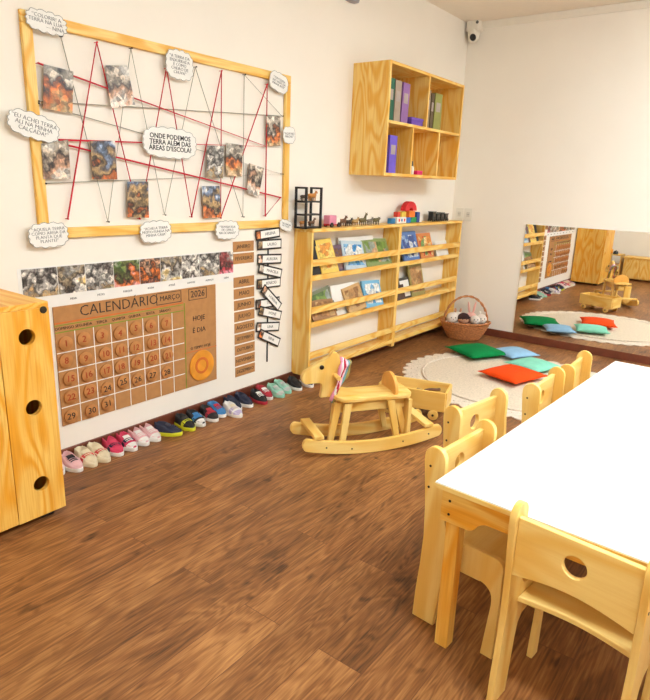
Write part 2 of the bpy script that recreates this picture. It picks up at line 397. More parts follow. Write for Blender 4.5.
# grey device high on left wall
t = root('wall_siren', (0, 3.62, 2.51), 0, 'grey wall mounted alarm box near the ceiling at the top edge', 'alarm box')
plate('casing', [[(-.06, .02), (-.05, .005), (0, 0), (.05, .005), (.06, .02), (.06, .11), (-.06, .11)]], .045, col('grey_plastic', 165, 160, 165), t, .006, YZ, (.0235, 0, 0))
box('grille', (.047, 0, .06), (.004, .07, .05), col('grille_grey', 120, 118, 120), t, .001)
# two outlet plates on the back wall
for i, x in enumerate((.078, .168)):
    t = root('outlet_plate', (x, YB, 1.12), 0, ['white outlet plate nearest the wall corner above the bookshelf', 'white outlet plate farther from the corner on the back wall'][i], 'outlet', 'outlet plates')
    box('cover', (0, -.004, 0), (.075, .008, .118), WPLA, t, .003)
    box('socket', (0, -.009, 0), (.034, .004, .045), col('socket_cream', 215, 205, 190), t, .002)
    for s in (-1, 1): box('pin_hole', (s*.007, -.0115, 0), (.005, .002, .005), BPLA, t, 0)

# ------------------------------------------------------------------ investigation board
def wallM(y, z, x=.02, rot=0.):
    return Matrix.Translation((x, y, z)) @ Matrix.Rotation(rot, 4, 'X') @ YZ
BY0, BY1, BZ0, BZ1 = 1.368, 3.022, 1.074, 1.974; BX = .02
t = root('pin_board_frame', (0, (BY0+BY1)/2, BZ0), 0, 'large pine frame strung with yarn on the left wall', 'frame')
hw = (BY1-BY0)/2; hh = BZ1-BZ0; fw = .046
bx('rail', (0, -hw, 0), (BX, hw, fw), pine[1], t, .003); bx('rail', (0, -hw, hh-fw), (BX, hw, hh), pine[1], t, .003)
bx('stile', (0, -hw, fw), (BX, -hw+fw, hh-fw), pine[2], t, .003); bx('stile', (0, hw-fw, fw), (BX, hw, hh-fw), pine[2], t, .003)
RED = [(1.502,1.158),(1.701,1.914),(1.884,1.150),(2.080,1.869),(2.217,1.153),(2.447,1.914),(2.430,1.143),(2.809,1.898),(2.802,1.147),(2.941,1.258),(1.487,1.479),(1.488,1.492),(2.809,1.553),(1.424,1.785)]
GRY = [(1.537,1.906),(1.708,1.140),(1.882,1.923),(2.041,1.166),(2.269,1.905),(2.614,1.145),(2.625,1.922),(2.950,1.738),(1.413,1.638),(1.412,1.630),(2.959,1.400),(1.413,1.309)]
tag(tube('yarn', [(.019, y, z) for y, z in RED], .0042, RYARN, None, 6), 'red yarn zigzagging across the pine framed board', 'yarn')
tag(tube('yarn', [(.013, y, z) for y, z in GRY], .0022, GYARN, None, 6), 'thin grey yarn zigzagging across the pine framed board', 'yarn')
k = 0
for pts, m in ((RED, RYARN), (GRY, GYARN)):
    for y, z in pts:
        if BZ0+.05 < z < BZ1-.04 and BY0+.03 < y < BY1-.03 and min(abs(z-1.15), abs(z-1.9), abs(y-1.42), abs(y-2.95)) < .05:
            lathe('pin', [(0, 0), (.0016, 0), (.0016, .02), (.004, .021), (.0035, .025), (0, .026)], HOLE if m is GYARN else RYARN, t, 8,
                  M=Matrix.Translation((0, y-(BY0+BY1)/2, z-BZ0)) @ Matrix.Rotation(PI/2, 4, 'Y'))
SK, OR_, WH_, DK, BLU, GN, TAN, GR_ = rgb(222, 170, 135), rgb(225, 120, 50), rgb(228, 220, 208), rgb(60, 48, 44), rgb(130, 150, 180), rgb(120, 130, 70), rgb(190, 155, 105), rgb(150, 145, 138)
PA = picture('photo_print_classroom', [rgb(225, 190, 150), TAN, OR_, DK, rgb(215, 200, 180), WH_])
PB = picture('photo_print_group', [rgb(225, 165, 130), OR_, DK, TAN, rgb(90, 85, 90), BLU, WH_])
PC = picture('photo_print_table', [rgb(235, 205, 175), WH_, SK, DK, rgb(210, 190, 165), WH_])
PD_ = picture('photo_print_room', [rgb(170, 160, 140), TAN, rgb(120, 115, 110), WH_, DK, GR_, WH_], .063, 18)
PG = picture('photo_print_yard', [rgb(235, 170, 165), rgb(235, 170, 165), OR_, DK, GN, rgb(90, 120, 60), WH_], .063, 14)
PR = picture('photo_print_red', [rgb(220, 150, 165), rgb(190, 60, 70), DK, rgb(150, 60, 60), GR_, WH_], .063, 16)
PT = picture('photo_print_yellow_table', [TAN, rgb(230, 200, 130), WH_, DK, rgb(170, 150, 120), GR_, WH_], .063, 16)
PK_ = picture('photo_print_crowd', [rgb(190, 120, 100), DK, OR_, DK, SK, DK, GR_], .063, 20)
PW_ = picture('photo_print_white', [rgb(230, 225, 220), DK, WH_, WH_, DK, WH_, WH_], .063, 18)
PHO = [([(1.445,1.784),(1.577,1.776),(1.558,1.604),(1.427,1.612)], PA, 'snapshot nearest the top left corner of the string board'),
 ([(1.731,1.825),(1.850,1.844),(1.884,1.679),(1.753,1.648)], PC, 'tilted snapshot highest on the string board'),
 ([(1.405,1.471),(1.529,1.495),(1.529,1.331),(1.403,1.327)], PC, 'snapshot under the cloud note at the left stile of the frame'),
 ([(1.636,1.498),(1.763,1.508),(1.765,1.335),(1.636,1.334)], PB, 'dark orange snapshot left of the big central cloud note'),
 ([(1.819,1.327),(1.940,1.330),(1.936,1.154),(1.812,1.160)], PB, 'snapshot directly below the big central cloud note near the bottom rail'),
 ([(2.332,1.527),(2.455,1.532),(2.445,1.359),(2.323,1.365)], PD_, 'greyish snapshot just right of the central cloud note'),
 ([(2.471,1.551),(2.604,1.546),(2.593,1.373),(2.469,1.377)], PA, 'snapshot second to the right of the central cloud note'),
 ([(2.290,1.314),(2.419,1.319),(2.430,1.147),(2.299,1.143)], PB, 'snapshot above the bottom rail at the right half of the board'),
 ([(2.654,1.451),(2.781,1.429),(2.737,1.257),(2.637,1.282)], PC, 'strongly tilted pale snapshot near the right of the board'),
 ([(2.800,1.724),(2.924,1.733),(2.928,1.564),(2.810,1.556)], PA, 'snapshot by the right stile of the frame beside a small note')]
for q, m, lab in PHO:
    cy = sum(p[0] for p in q)/4; cz = sum(p[1] for p in q)/4
    o = plate('photograph', [[(a-cy, b-cz) for a, b in q][::-1]], .0016, m, None, 0, YZ); o.location = (.0235, cy, cz)
    tag(o, lab, 'photo', 'snapshots hanging on the string board')

def scallop(w, h, n, amp, sd, sq=3.2):
    rn = random.Random(sd); pts = []
    for i in range(n*6):
        a = 2*PI*i/(n*6); c, s = math.cos(a), math.sin(a)
        r = (abs(c)**sq+abs(s)**sq)**(-1/sq)
        b = abs(math.sin(n*a/2+sd))*amp+rn.uniform(-.001, .001)
        pts.append(((w/2*r)*c+b*c, (h/2*r)*s+b*s))
    return pts
def cloud(y, z, w, h, rot, lines, lab, sz, x=.032, n=14, amp=.008, sq=3.2, ink=col('pencil_ink', 78, 72, 70), bold=-.0004):
    t = root('cloud_note', (x, y, z), 0, lab, 'note', 'cloud shaped notes around the string board'); t.rotation_euler = (rot, 0, 0)
    pts = scallop(w-amp, h-amp, n, amp, int(y*100))
    plate('paper', [pts], .002, WHITE, t, 0, YZ)
    tube('outline', [(.0014, a*.985, b*.975) for a, b in pts], .0009, GINK, t, 4, True)
    text('lettering', '\n'.join(lines), sz, ink, t, Matrix.Translation((.0016, 0, 0)) @ YZ, bold=bold)
cloud(1.468, 1.943, .172, .08, -.04, ['“COLORIR! A', 'TERRA NA LUA”', '            — NINA'], 'oval cloud note at the top left corner of the frame', .021, sq=2.2)
cloud(1.377, 1.537, .215, .1, -.22, ['“EU ACHEI TERRA', 'ALI NA MINHA', 'CALÇADA!”'], 'slanted cloud note over the left stile of the frame', .024)
cloud(2.082, 1.520, .335, .145, -.01, ['ONDE PODEMOS', 'TERRA ALÉM DAS', 'ÁREAS D’ESCOLA?'], 'largest cloud note in bold letters in the middle of the string board', .033, n=18, bold=.0004, x=.03, ink=INK)
cloud(2.152, 1.893, .17, .135, -.02, ['“A TERRA DA', 'ENXURRADA', 'É COMO', 'CHEIRO DE', 'CHUVA”'], 'squarish cloud note on the top rail of the frame', .021)
cloud(1.401, 1.092, .178, .105, .04, ['“AQUELA TERRA', 'COMO AREIA DA', 'PLANTA QUE', 'PLANTEI”'], 'cloud note at the bottom left corner of the frame', .02)
cloud(1.97, 1.085, .19, .108, .04, ['“ACHEI A TERRA', 'MUITO FUNDA NA', 'MINHA CASA”'], 'cloud note on the bottom rail below the central cloud note', .02)
cloud(2.47, 1.075, .18, .103, -.02, ['“TEM NA RUA', 'DE CIMA E', 'NA DE BAIXO”'], 'cloud note on the bottom rail at the right half of the frame', .02)
cloud(2.897, 1.919, .165, .105, -.2, ['“TEM TERRA', 'NO VASO DA', 'MINHA AVÓ”'], 'slanted cloud note at the top right corner of the frame', .019, n=10, amp=.004, sq=5)
cloud(2.998, 1.632, .112, .098, .06, ['“AQUI NO', 'PARQUE”'], 'small note on the right stile of the frame', .02, n=10, amp=.004, sq=5)
cloud(2.985, 1.086, .125, .066, -.25, ['“NO JARDIM', 'DE CASA”'], 'small slanted note at the bottom right corner of the frame', .016, n=10, amp=.004)

# ------------------------------------------------------------------ photo strip, calendar, month cards
def stripz(y): return .952-.006*(y-1.27)/1.27
YS = [1.277,1.441,1.579,1.730,1.882,2.012,2.156,2.280,2.430,2.544]
o = bx('caption_strip', (0, 1.262, .768), (.0012, 2.546, .952), WHITE, None, 0); tag(o, 'long white paper strip behind the row of classroom pictures', 'paper strip')
names = ['room', 'table', 'room', 'yard', 'group', 'table', 'white', 'table', 'red']
mats = [PD_, PT, PD_, PG, PK_, PT, PW_, PD_, PR]
SLAB = ['first classroom picture from the left end of the strip above the cabinet', 'second classroom picture from the left showing a white roofed table', 'third classroom picture from the left with tables on grass', 'fourth classroom picture from the left with orange on green and pink', 'fifth classroom picture from the left crowded and dark', 'sixth classroom picture from the left showing a yellow table', 'seventh classroom picture from the left mostly white with dark spots', 'eighth classroom picture from the left with grey floor and tables', 'red classroom picture at the right end of the strip']
for i in range(9):
    o = bx('classroom_picture', (-.001, -(YS[i+1]-YS[i])/2+.002, -.063), (.001, (YS[i+1]-YS[i])/2-.002, .063), mats[i], None, 0)
    o.location = (.0026, (YS[i]+YS[i+1])/2, .884); tag(o, SLAB[i], 'picture', 'pictures on the strip above the calendar')
    text('caption', ['SALA', 'MESA', 'PÁTIO', 'PARQUE', 'RODA', 'ATELIÊ', 'LANCHE', 'ALMOÇO', 'SAÍDA'][i], .014, GINK, o, Matrix.Translation((-.0005, 0, -.09)) @ YZ)

CY0, CY1, CZ0, CZ1 = 1.404, 2.396, .186, .766
t = root('calendar_board', (.001, CY0, CZ0), 0, 'brown cardboard month calendar on the left wall', 'calendar')
CW, CHh = CY1-CY0, CZ1-CZ0; CT = .006
bx('board', (0, 0, 0), (CT, CW, CHh), KRAFT, t, .001)
cols_y = [0, .096, .194, .289, .383, .478, .578, .669, .755]
rows_z = [.457, .361, .273, .183, .092, .0]
bm = bmesh.new()
for y in cols_y[1:-1]: add_box(bm, (CT+.0006, y, .2285), (.0012, .004, .457))
for z in rows_z[1:-1]: add_box(bm, (CT+.0007, .374, z), (.0014, .748, .0045))
build('grid_lines', bm, WHITE, t, None)
bm = bmesh.new(); add_box(bm, (CT+.0006, .374, .503), (.0012, .748, .006)); add_box(bm, (CT+.0006, .872, .21), (.0012, .24, .004)); build('orange_line', bm, ORL, t, None)
bm = bmesh.new(); add_box(bm, (CT+.0006, .374, .492), (.0012, .748, .004)); add_box(bm, (CT+.0006, .374, .459), (.0012, .748, .005)); add_box(bm, (CT+.0006, .757, .25), (.0012, .005, .5)); build('green_line', bm, GRL, t, None)
def tx(s, y, z, size, ink=INK, nm='lettering', bold=0., al='CENTER'):
    text(nm, s, size, ink, t, Matrix.Translation((CT+.0008, y, z)) @ YZ, bold=bold, align=al)
tx('CALENDÁRIO', .355, .543, .073, nm='title', bold=-.0008)
tx('MARÇO', .66, .543, .038); tx('2026', .855, .54, .052)
bm = bmesh.new()
for (y0, y1, z0, z1) in ((.572, .735, .513, .573), (.79, .92, .51, .572)):
    for z in (z0, z1): add_box(bm, (CT+.0006, (y0+y1)/2, z), (.0012, y1-y0, .003))
    for y in (y0, y1): add_box(bm, (CT+.0006, y, (z0+z1)/2), (.0012, .003, z1-z0))
build('ink_box', bm, INK, t, None)
for i, s in enumerate(['DOMINGO', 'SEGUNDA', 'TERÇA', 'QUARTA', 'QUINTA', 'SEXTA', 'SÁBADO']): tx(s, (cols_y[i]+cols_y[i+1])/2, .476, .019)
tx('HOJE', .86, .4, .04); tx('É DIA', .86, .33, .04); tx('O TEMPO HOJE', .87, .228, .022)
t2 = root('orange_plate', (CT, CY0+.872, CZ0+.115), 0, 'round orange disc at the lower right of the cardboard calendar', 'disc')
MX = Matrix.Rotation(PI/2, 4, 'Y')
lathe('plate', [(0, 0), (.088, 0), (.092, .004), (.091, .009), (.086, .0105), (.062, .006), (0, .006)], ORANGE, t2, 40, M=MX)
lathe('ring', [(.035, .006), (.035, .0075), (.05, .0075), (.05, .006)], ORL, t2, 32, M=MX)
n = 0
for r in range(5):
    for c in range(7):
        n += 1
        if n > 31: break
        y = (cols_y[c]+cols_y[c+1])/2+random.uniform(-.009, .008); z = (rows_z[r]+rows_z[r+1])/2+random.uniform(-.007, .006)
        d = root('number_disc', (CT+.0014, CY0+y, CZ0+z), 0, 'round wooden disc numbered %d on the cardboard calendar' % n, 'number disc', 'numbered discs on the calendar')
        d.rotation_euler = (random.uniform(-.15, .15), 0, 0)
        lathe('disc', [(0, 0), (.033, 0), (.0345, .002), (.0345, .008), (.0325, .0095), (0, .0095)], KRAFT2, d, 28, M=MX)
        text('numeral', str(n), .044, INK if n > 23 else RINK, d, Matrix.Translation((.0101, 0, 0)) @ YZ)
MON = ['JANEIRO', 'FEVEREIRO', None, 'ABRIL', 'MAIO', 'JUNHO', 'JULHO', 'AGOSTO', 'SETEMBRO', 'OUTUBRO', 'NOVEMBRO', 'DEZEMBRO']
for i, s in enumerate(MON):
    if not s: continue
    z = .97-i*.0712; y = 2.631+.0014*i
    o = box('month_card', (0, 0, 0), (.002, .177, .062), KRAFT, None, .0004); o.location = (.0014, y, z)
    tag(o, 'brown cardboard card reading %s in the column beside the calendar' % s.lower(), 'card', 'month cards beside the calendar')
    text('lettering', s, .036 if len(s) < 7 else .03, INK, o, Matrix.Translation((.0012, 0, 0)) @ YZ)
o = tube('hanging_ribbon', [(.0035, 2.848, 1.03), (.0035, 2.849, .75), (.0035, 2.85, .48), (.0035, 2.85, .198)], .005, BLACK, None, 6); tag(o, 'black vertical ribbon behind the framed name cards', 'ribbon')
NM = [[(2.728,1.057),(2.944,1.070),(2.949,1.017),(2.736,1.002)],[(2.745,1.002),(2.961,1.000),(2.962,0.940),(2.745,0.941)],[(2.745,0.914),(2.969,0.901),(2.971,0.843),(2.746,0.854)],[(2.755,0.856),(2.984,0.805),(2.965,0.742),(2.748,0.802)],[(2.747,0.754),(2.961,0.745),(2.958,0.699),(2.749,0.700)],[(2.771,0.694),(2.836,0.696),(2.965,0.571),(2.922,0.544)],[(2.739,0.621),(2.948,0.621),(2.949,0.567),(2.744,0.575)],[(2.776,0.584),(2.970,0.523),(2.957,0.471),(2.763,0.527)],[(2.736,0.483),(2.962,0.449),(2.959,0.395),(2.740,0.422)],[(2.774,0.433),(2.967,0.331),(2.941,0.294),(2.759,0.382)]]
NT = ['HELENA', 'LAURO', 'AURORA', 'MARCELA', 'BENÍCIO', 'LORENA', 'TOMÉ', 'IVONE', 'LINA', 'NINA']
NL = ['topmost black framed name card tilted up above the month column', 'second black framed name card from the top hanging level', 'third black framed name card from the top set apart on the ribbon', 'fourth black framed name card from the top tilted down', 'fifth black framed name card from the top nearly level', 'steepest slanted name card crossing over its neighbours', 'name card mostly covered by the steep slanted card', 'name card tilted down just below the steep slanted card', 'second lowest name card on the black ribbon', 'lowest name card tilted down on the black ribbon']
for i, q in enumerate(NM):
    cy = sum(p[0] for p in q)/4; cz = sum(p[1] for p in q)/4
    a = math.atan2((q[1][1]+q[2][1]-q[0][1]-q[3][1])/2, (q[1][0]+q[2][0]-q[0][0]-q[3][0])/2)
    a = {5: -.72}.get(i, a)
    x = .0095+(.0045 if i in (5,) else (.0022 if i in (7, 9, 3, 1) else 0))
    t = root('name_card', (x, cy, cz), 0, NL[i], 'name card', 'name cards on the black ribbon'); t.rotation_euler = (a, 0, 0)
    bx('border', (-.001, -.112, -.032), (.001, .112, .032), BLACK, t, 0)
    bx('label', (.001, -.066, -.022), (.0016, .104, .022), WHITE, t, 0)
    bx('portrait', (.001, -.104, -.022), (.0017, -.068, .022), [PA, PB, PC][i % 3], t, 0)
    text('lettering', NT[i], .026, GINK, t, Matrix.Translation((.0019, .02, 0)) @ YZ)

# ------------------------------------------------------------------ wooden cabinet at left
CBX, CY_1, CZT = .435, 1.155, .89
t = root('cabinet', (0, CY_1-.26, 0), 0, 'tall pine cabinet with round finger holes against the left wall', 'cabinet')
Y1 = .26; Y0 = -.26; TH = .022
bx('side_panel', (.016, Y1-TH, .032), (CBX-TH, Y1, CZT-TH), cabpine[2], t); bx('side_panel', (.016, Y0, .032), (CBX-TH, Y0+TH, CZT-TH), cabpine[2], t)
bx('top', (.016, Y0, CZT-TH), (CBX, Y1, CZT), cabpine[0], t, .003)
bx('bottom', (.016, Y0+TH, .032), (CBX-TH, Y1-TH, .054), cabpine[1], t)
bx('back_panel', (.016, Y0+TH, .054), (.024, Y1-TH, CZT-TH), cabpine[2], t)
pts = [(Y1-.192, .032), (Y1, .032), (Y1, CZT-TH), (Y1-.192, CZT-TH)]
holes = [circ(Y1-.092, z, .031, 28) for z in (.766, .489, .169)]
plate('hole_panel', [pts]+holes, TH, cabpine[2], t, .001, YZ, (CBX-TH/2, 0, 0))
bx('divider', (.024, Y1-.2, .054), (CBX-TH, Y1-.182, CZT-TH), cabpine[2], t)
d = bx('door', (CBX-TH, Y0+.002, .034), (CBX, Y1-.194, CZT-TH-.002), cabpine[2], t)
box('knob', (CBX+.012, Y0+.04, .5), (.024, .022, .07), cabpine[2], d, .005)
lathe('screw_cap', [(0, 0), (.013, 0), (.0135, .003), (.012, .005), (0, .0055)], HOLE, t, 20, M=Matrix.Translation((CBX, Y1-.022, CZT-.03)) @ MX)
for y in (Y0+.06, Y1-.06):
    for x in (.06, CBX-.06): box('foot', (x, y, .016), (.05, .05, .032), BPLA, t, .002)

# ------------------------------------------------------------------ bookshelf along the left wall
SY0, SYM, SY1, SD, SZ = 3.105, 4.245, 5.385, .152, 1.065
def shelf_unit(y0, y1, lab):
    t = root('bookshelf', (0, y0, 0), 0, lab, 'bookshelf', 'twin bookshelf units')
    W = y1-y0
    for y in (0, W-.02): bx('side_panel', (.001, y, .06), (SD-.001, y+.02, SZ-.022), pine[2], t, .002)
    bx('top', (.001, 0, SZ-.022), (SD+.004, W, SZ), pine[1], t, .003)
    for z in (.725, .405, .09):
        bx('shelf', (.001, .02, z), (SD-.018, W-.02, z+.014), pine[1], t, .001)
        bx('front_rail', (SD-.018, .02, z), (SD, W-.02, z+.036), pine[1], t, .002)
        bx('front_rail', (SD-.018, .02, z+.096), (SD, W-.02, z+.14), pine[1], t, .002)
    return t
shelf_unit(SY0, SYM, 'low pine bookshelf nearer the string board holding the black rack')
shelf_unit(SYM, SY1, 'low pine bookshelf nearer the room corner and the wicker basket')

def book(y, w, h, z, x, lean, colr, lab, th=.014, art=None, yaw=0., roll=0., white=False, grp='picture books on the shelf'):
    """standing book, front cover facing the room (+x), bottom edge at x, leaning back to the wall"""
    z += abs(math.sin(roll))*w/2
    t = root('picture_book', (x, y, z), 0, lab, 'book', grp); t.rotation_euler = (roll, -lean, yaw)
    bx('pages', (-th+.002, -w/2+.004, .003), (-.002, w/2-.002, h-.003), WHITE, t, 0)
    bm = bmesh.new(); add_box(bm, (-.001, 0, h/2), (.002, w, h), .0005); add_box(bm, (-th+.001, 0, h/2), (.002, w, h), .0005); add_box(bm, (-th/2, -w/2+.001, h/2), (th, .002, h), .0005)
    build('cover', bm, colr, t, None)
    if art is not None: bx('cover_picture', (0, -w*.4, h*.15), (.0008, w*.42, h*.88), art, t, 0)
def cart(name, cols, s=18): return blotch(name, cols, s)
YEL = col('yellow_cover', 240, 205, 95); A_Y = cart('art_yellow', [rgb(240, 205, 95), rgb(250, 225, 140), rgb(225, 150, 60), rgb(245, 215, 120)])
A_B = cart('art_blue', [rgb(60, 140, 200), rgb(230, 230, 225), rgb(120, 180, 220), rgb(240, 240, 235)]); A_G = cart('art_green', [rgb(120, 150, 70), rgb(90, 120, 60), rgb(205, 160, 120), rgb(150, 160, 150)], 12)
A_P = cart('art_purple', [rgb(90, 70, 100), rgb(150, 110, 110), rgb(120, 80, 60)]); A_R = cart('art_stripe', [rgb(215, 60, 40), rgb(245, 215, 150), rgb(230, 150, 60), rgb(120, 160, 90)], 22)
A_D = cart('art_blue_deep', [rgb(70, 110, 180), rgb(150, 180, 215), rgb(50, 80, 150), rgb(220, 225, 230)], 20); A_K = cart('art_kraft', [rgb(190, 140, 85), rgb(160, 110, 60), rgb(205, 165, 110)], 14)
B1 = .74; SH1 = 'top bookshelf row'
book(3.225, .11, .25, B1, .115, .30, col('black_cover', 28, 26, 28), 'black book at the left end of the upper book row', art=None)
book(3.375, .2, .25, B1, .122, .34, YEL, 'yellow picture book near the left end of the upper book row', art=A_Y, roll=.05)
book(3.525, .14, .2, B1, .1, .24, col('purple_cover', 110, 85, 105), 'purple brown book right of the yellow book', art=A_P)
book(3.69, .27, .215, B1, .122, .35, col('blue_white_cover', 190, 205, 215), 'blue and white picture book in the middle of the left upper row', art=A_B, roll=-.08)
book(3.80, .46, .245, B1, .08, .22, WHITE, 'large white book standing behind the blue and white one', th=.008)
book(4.02, .36, .225, B1, .122, .42, col('green_cover', 140, 155, 95), 'green landscape book at the right end of the left upper row', art=A_G, roll=-.05)
book(4.55, .27, .26, B1, .115, .3, col('deep_blue_cover', 95, 130, 190), 'blue book at the left of the right upper row', art=A_D)
book(4.83, .25, .235, B1, .115, .32, col('red_stripe_cover', 225, 140, 80), 'red and yellow striped book beside the blue book', art=A_R)
book(5.12, .24, .15, B1, .115, .3, WHITE, 'small white booklet at the right end of the right upper row', th=.005)
B2 = .42
book(3.36, .3, .2, B2, .1, .38, col('grey_green_cover', 120, 125, 100), 'grey green magazine at the left end of the lower book row', art=A_G, roll=.14, th=.008)
book(3.33, .28, .15, B2, .124, .5, col('tan_brown_cover', 165, 120, 80), 'brown booklet slumped in front of the grey green magazine', art=A_K, roll=-.08, th=.01)
book(3.63, .3, .225, B2, .09, .24, WHITE, 'white book in the left lower row behind the kraft one', th=.01)
book(3.745, .24, .2, B2, .122, .38, col('kraft_cover', 205, 165, 110), 'kraft brown book in the left lower row', art=A_K, roll=.12)
book(3.985, .25, .215, B2, .12, .34, col('sky_cover', 120, 185, 220), 'sky blue book at the right end of the left lower row', art=A_B, roll=-.06)
book(4.40, .14, .14, B2, .12, .3, col('dark_brown_cover', 80, 50, 40), 'dark brown booklet at the left end of the right lower row', th=.01)
book(4.50, .18, .19, B2, .11, .28, col('dark_frame_cover', 60, 55, 50), 'small dark edged white booklet in the right lower row', art=WHITE, th=.006)
book(4.71, .24, .3, B2, .115, .25, col('green_kraft_cover', 165, 150, 85), 'tall kraft book with green edge in the right lower row', art=A_K)

# toys on top of the shelf
ZT = SZ
t = root('toy_rack', (.076, 3.155, ZT), 0, 'black three tier plastic toy rack at the left end of the bookshelf top', 'toy rack')
rw, rd, rh = .078, .042, .262
for sy in (-1, 1):
    fr = box('side_frame', (0, sy*rw, .006), (2*rd+.014, .014, .012), BPLA, t, .002)
    for sx in (-1, 1): box('post', (sx*rd, sy*rw, rh/2), (.014, .014, rh), BPLA, fr, .002)
    for z in (.088, .17, rh-.006): box('bar', (0, sy*rw, z), (2*rd, .013, .012), BPLA, fr, .002)
for z in (.006, .088, .17): box('tier', (0, 0, z), (2*rd, 2*rw-.014, .008), BPLA, t, .002)
def animal(x, y, z, L, m, lab, yaw=PI/2, neck=0., horn=None, grp='animal figures on the bookshelf', tail=True, mane=None):
    t = root('toy_animal', (x, y, z), yaw, lab, 'toy animal', grp); s = L
    bm = bmesh.new()
    add_tube(bm, smooth([(-.5*s, 0, .42*s), (-.42*s, 0, .5*s), (0, 0, .48*s), (.36*s, 0, .52*s), (.46*s, 0, .5*s)], 3), [s*.03]+[s*.16]*3+[s*.19]*6+[s*.17]*2+[s*.05], 10)
    add_tube(bm, [(.34*s, 0, .5*s), (.5*s, 0, (.68+neck)*s), (.56*s, 0, (.78+neck)*s)], [s*.15, s*.1, s*.09], 8)
    add_ball(bm, (.62*s, 0, (.78+neck)*s), (.15*s, .1*s, .11*s), None, 10, 8)
    add_ball(bm, (.74*s, 0, (.73+neck)*s), (.09*s, .065*s, .065*s), None, 10, 8)
    build('body', bm, m, t, 180)
    for a in (-1, 1):
        for b in (-.32, .32):
            bm = bmesh.new(); add_tube(bm, [(b*s, a*.1*s, .4*s), (b*s+.01*s, a*.11*s, .2*s), (b*s, a*.11*s, 0)], [.09*s, .055*s, .06*s], 8); build('leg', bm, m, t, 60)
        bm = bmesh.new(); add_tube(bm, [(.58*s, a*.07*s, (.85+neck)*s), (.56*s, a*.13*s, (.96+neck)*s)], [.04*s, .01*s], 6); build('ear' if horn is None else 'horn', bm, horn or m, t, 60)
    if tail:
        bm = bmesh.new(); add_tube(bm, [(-.48*s, 0, .48*s), (-.6*s, 0, .38*s), (-.6*s, 0, .18*s)], [.03*s, .02*s, .04*s], 6); build('tail', bm, mane or m, t, 60)
OA = col('toy_orange_brown', 200, 130, 60); BA = col('toy_brown', 110, 75, 50); DA = col('toy_dark', 60, 50, 40); TA = col('toy_tan', 175, 140, 85); GA = col('toy_grey', 120, 112, 100); OL = col('toy_olive', 105, 95, 60)
G1 = 'animal figures in the black rack'
animal(.07, 3.112, ZT+.175, .055, DA, 'dark animal figure on the top tier of the black rack', grp=G1)
animal(.085, 3.178, ZT+.175, .07, OA, 'orange brown animal figure on the top tier of the black rack', grp=G1)
animal(.07, 3.11, ZT+.011, .055, OA, 'orange animal figure at the left of the lowest rack tier', grp=G1)
animal(.085, 3.18, ZT+.011, .055, BA, 'brown animal figure at the right of the lowest rack tier', grp=G1, neck=.1)
t = root('toy_truck', (.085, 3.41, ZT), PI/2, 'white and pink toy truck beside the black rack', 'toy vehicle')
box('cab', (.04, 0, .045), (.045, .05, .055), WPLA, t, .006); box('cargo', (-.025, 0, .05), (.08, .055, .06), col('toy_pink', 225, 140, 165), t, .005); box('chassis', (0, 0, .018), (.13, .045, .012), col('toy_red', 200, 40, 45), t, .002); box('windscreen', (.0625, 0, .058), (.002, .04, .022), BPLA, t, .0005)
for xx in (-.04, .042):
    for s in (-1, 1): lathe('wheel', [(0, -.006), (.016, -.006), (.017, 0), (.016, .006), (0, .006)], BPLA, t, 16, M=Matrix.Translation((xx, s*.026, .0165)) @ Matrix.Rotation(PI/2, 4, 'X'))
for y, L_, m, lab, nk in ((3.53, .085, BA, 'brown animal figure right of the toy truck', .05), (3.61, .07, DA, 'dark small animal figure behind the brown one on the shelf', 0), (3.69, .075, TA, 'tan animal figure in the middle of the animal row', 0), (3.79, .085, OL, 'olive long necked animal figure in the animal row', .25), (3.885, .07, GA, 'grey low animal figure in the animal row', 0), (3.975, .08, OL, 'olive low animal figure at the right end of the animal row', -.15)):
    animal(.085, y, ZT, L_*.9, m, lab, neck=nk)
def block(y, z, s, m, lab, x=.08, nm='toy_block', b=.004):
    o = box(nm, (0, 0, s[2]/2), s, m, None, b); o.location = (x, y, z); tag(o, lab, 'toy block', 'coloured building blocks on the bookshelf'); return o
block(4.21, ZT, (.04, .06, .042), col('block_blue', 40, 120, 175), 'blue block at the left foot of the block building')
o = block(4.33, ZT, (.05, .15, .05), col('block_white', 235, 232, 225), 'long white patterned block with coloured dots in the block building')
for yy, c_ in ((-.04, 'block_red'), (.0, 'block_blue'), (.045, 'block_orange')): box('dot', (.026, yy, .025), (.002, .022, .022), col(c_, 215, 60, 40), o, .0008)
block(4.29, ZT+.05, (.04, .045, .04), col('block_orange', 225, 135, 60), 'small orange block on the left of the white block')
block(4.37, ZT+.05, (.04, .07, .042), col('block_yellow', 240, 205, 80), 'yellow block on the right of the white block')
block(4.455, ZT, (.04, .07, .045), col('block_blue2', 40, 110, 190), 'blue block under the orange block')
block(4.50, ZT+.045, (.045, .1, .05), col('block_orange2', 235, 120, 30), 'orange block under the red arch')
block(4.54, ZT, (.04, .09, .045), col('block_green', 50, 150, 80), 'green block at the foot of the block building')
block(4.615, ZT, (.04, .05, .085), col('block_navy', 45, 75, 150), 'tall dark blue block at the right of the block building')
block(4.67, ZT, (.03, .035, .055), col('block_white', 235, 232, 225), 'small white block at the right end of the block building')
o = plate('toy_block', [arc(0, 0, .095, 0, 180, 14, .075)+arc(0, 0, .03, 180, 0, 8, .022)], .05, col('block_red2', 215, 35, 40), None, .004, YZ); o.location = (.08, 4.475, ZT+.0975)
tag(o, 'red arch block crowning the block building', 'toy block', 'coloured building blocks on the bookshelf')
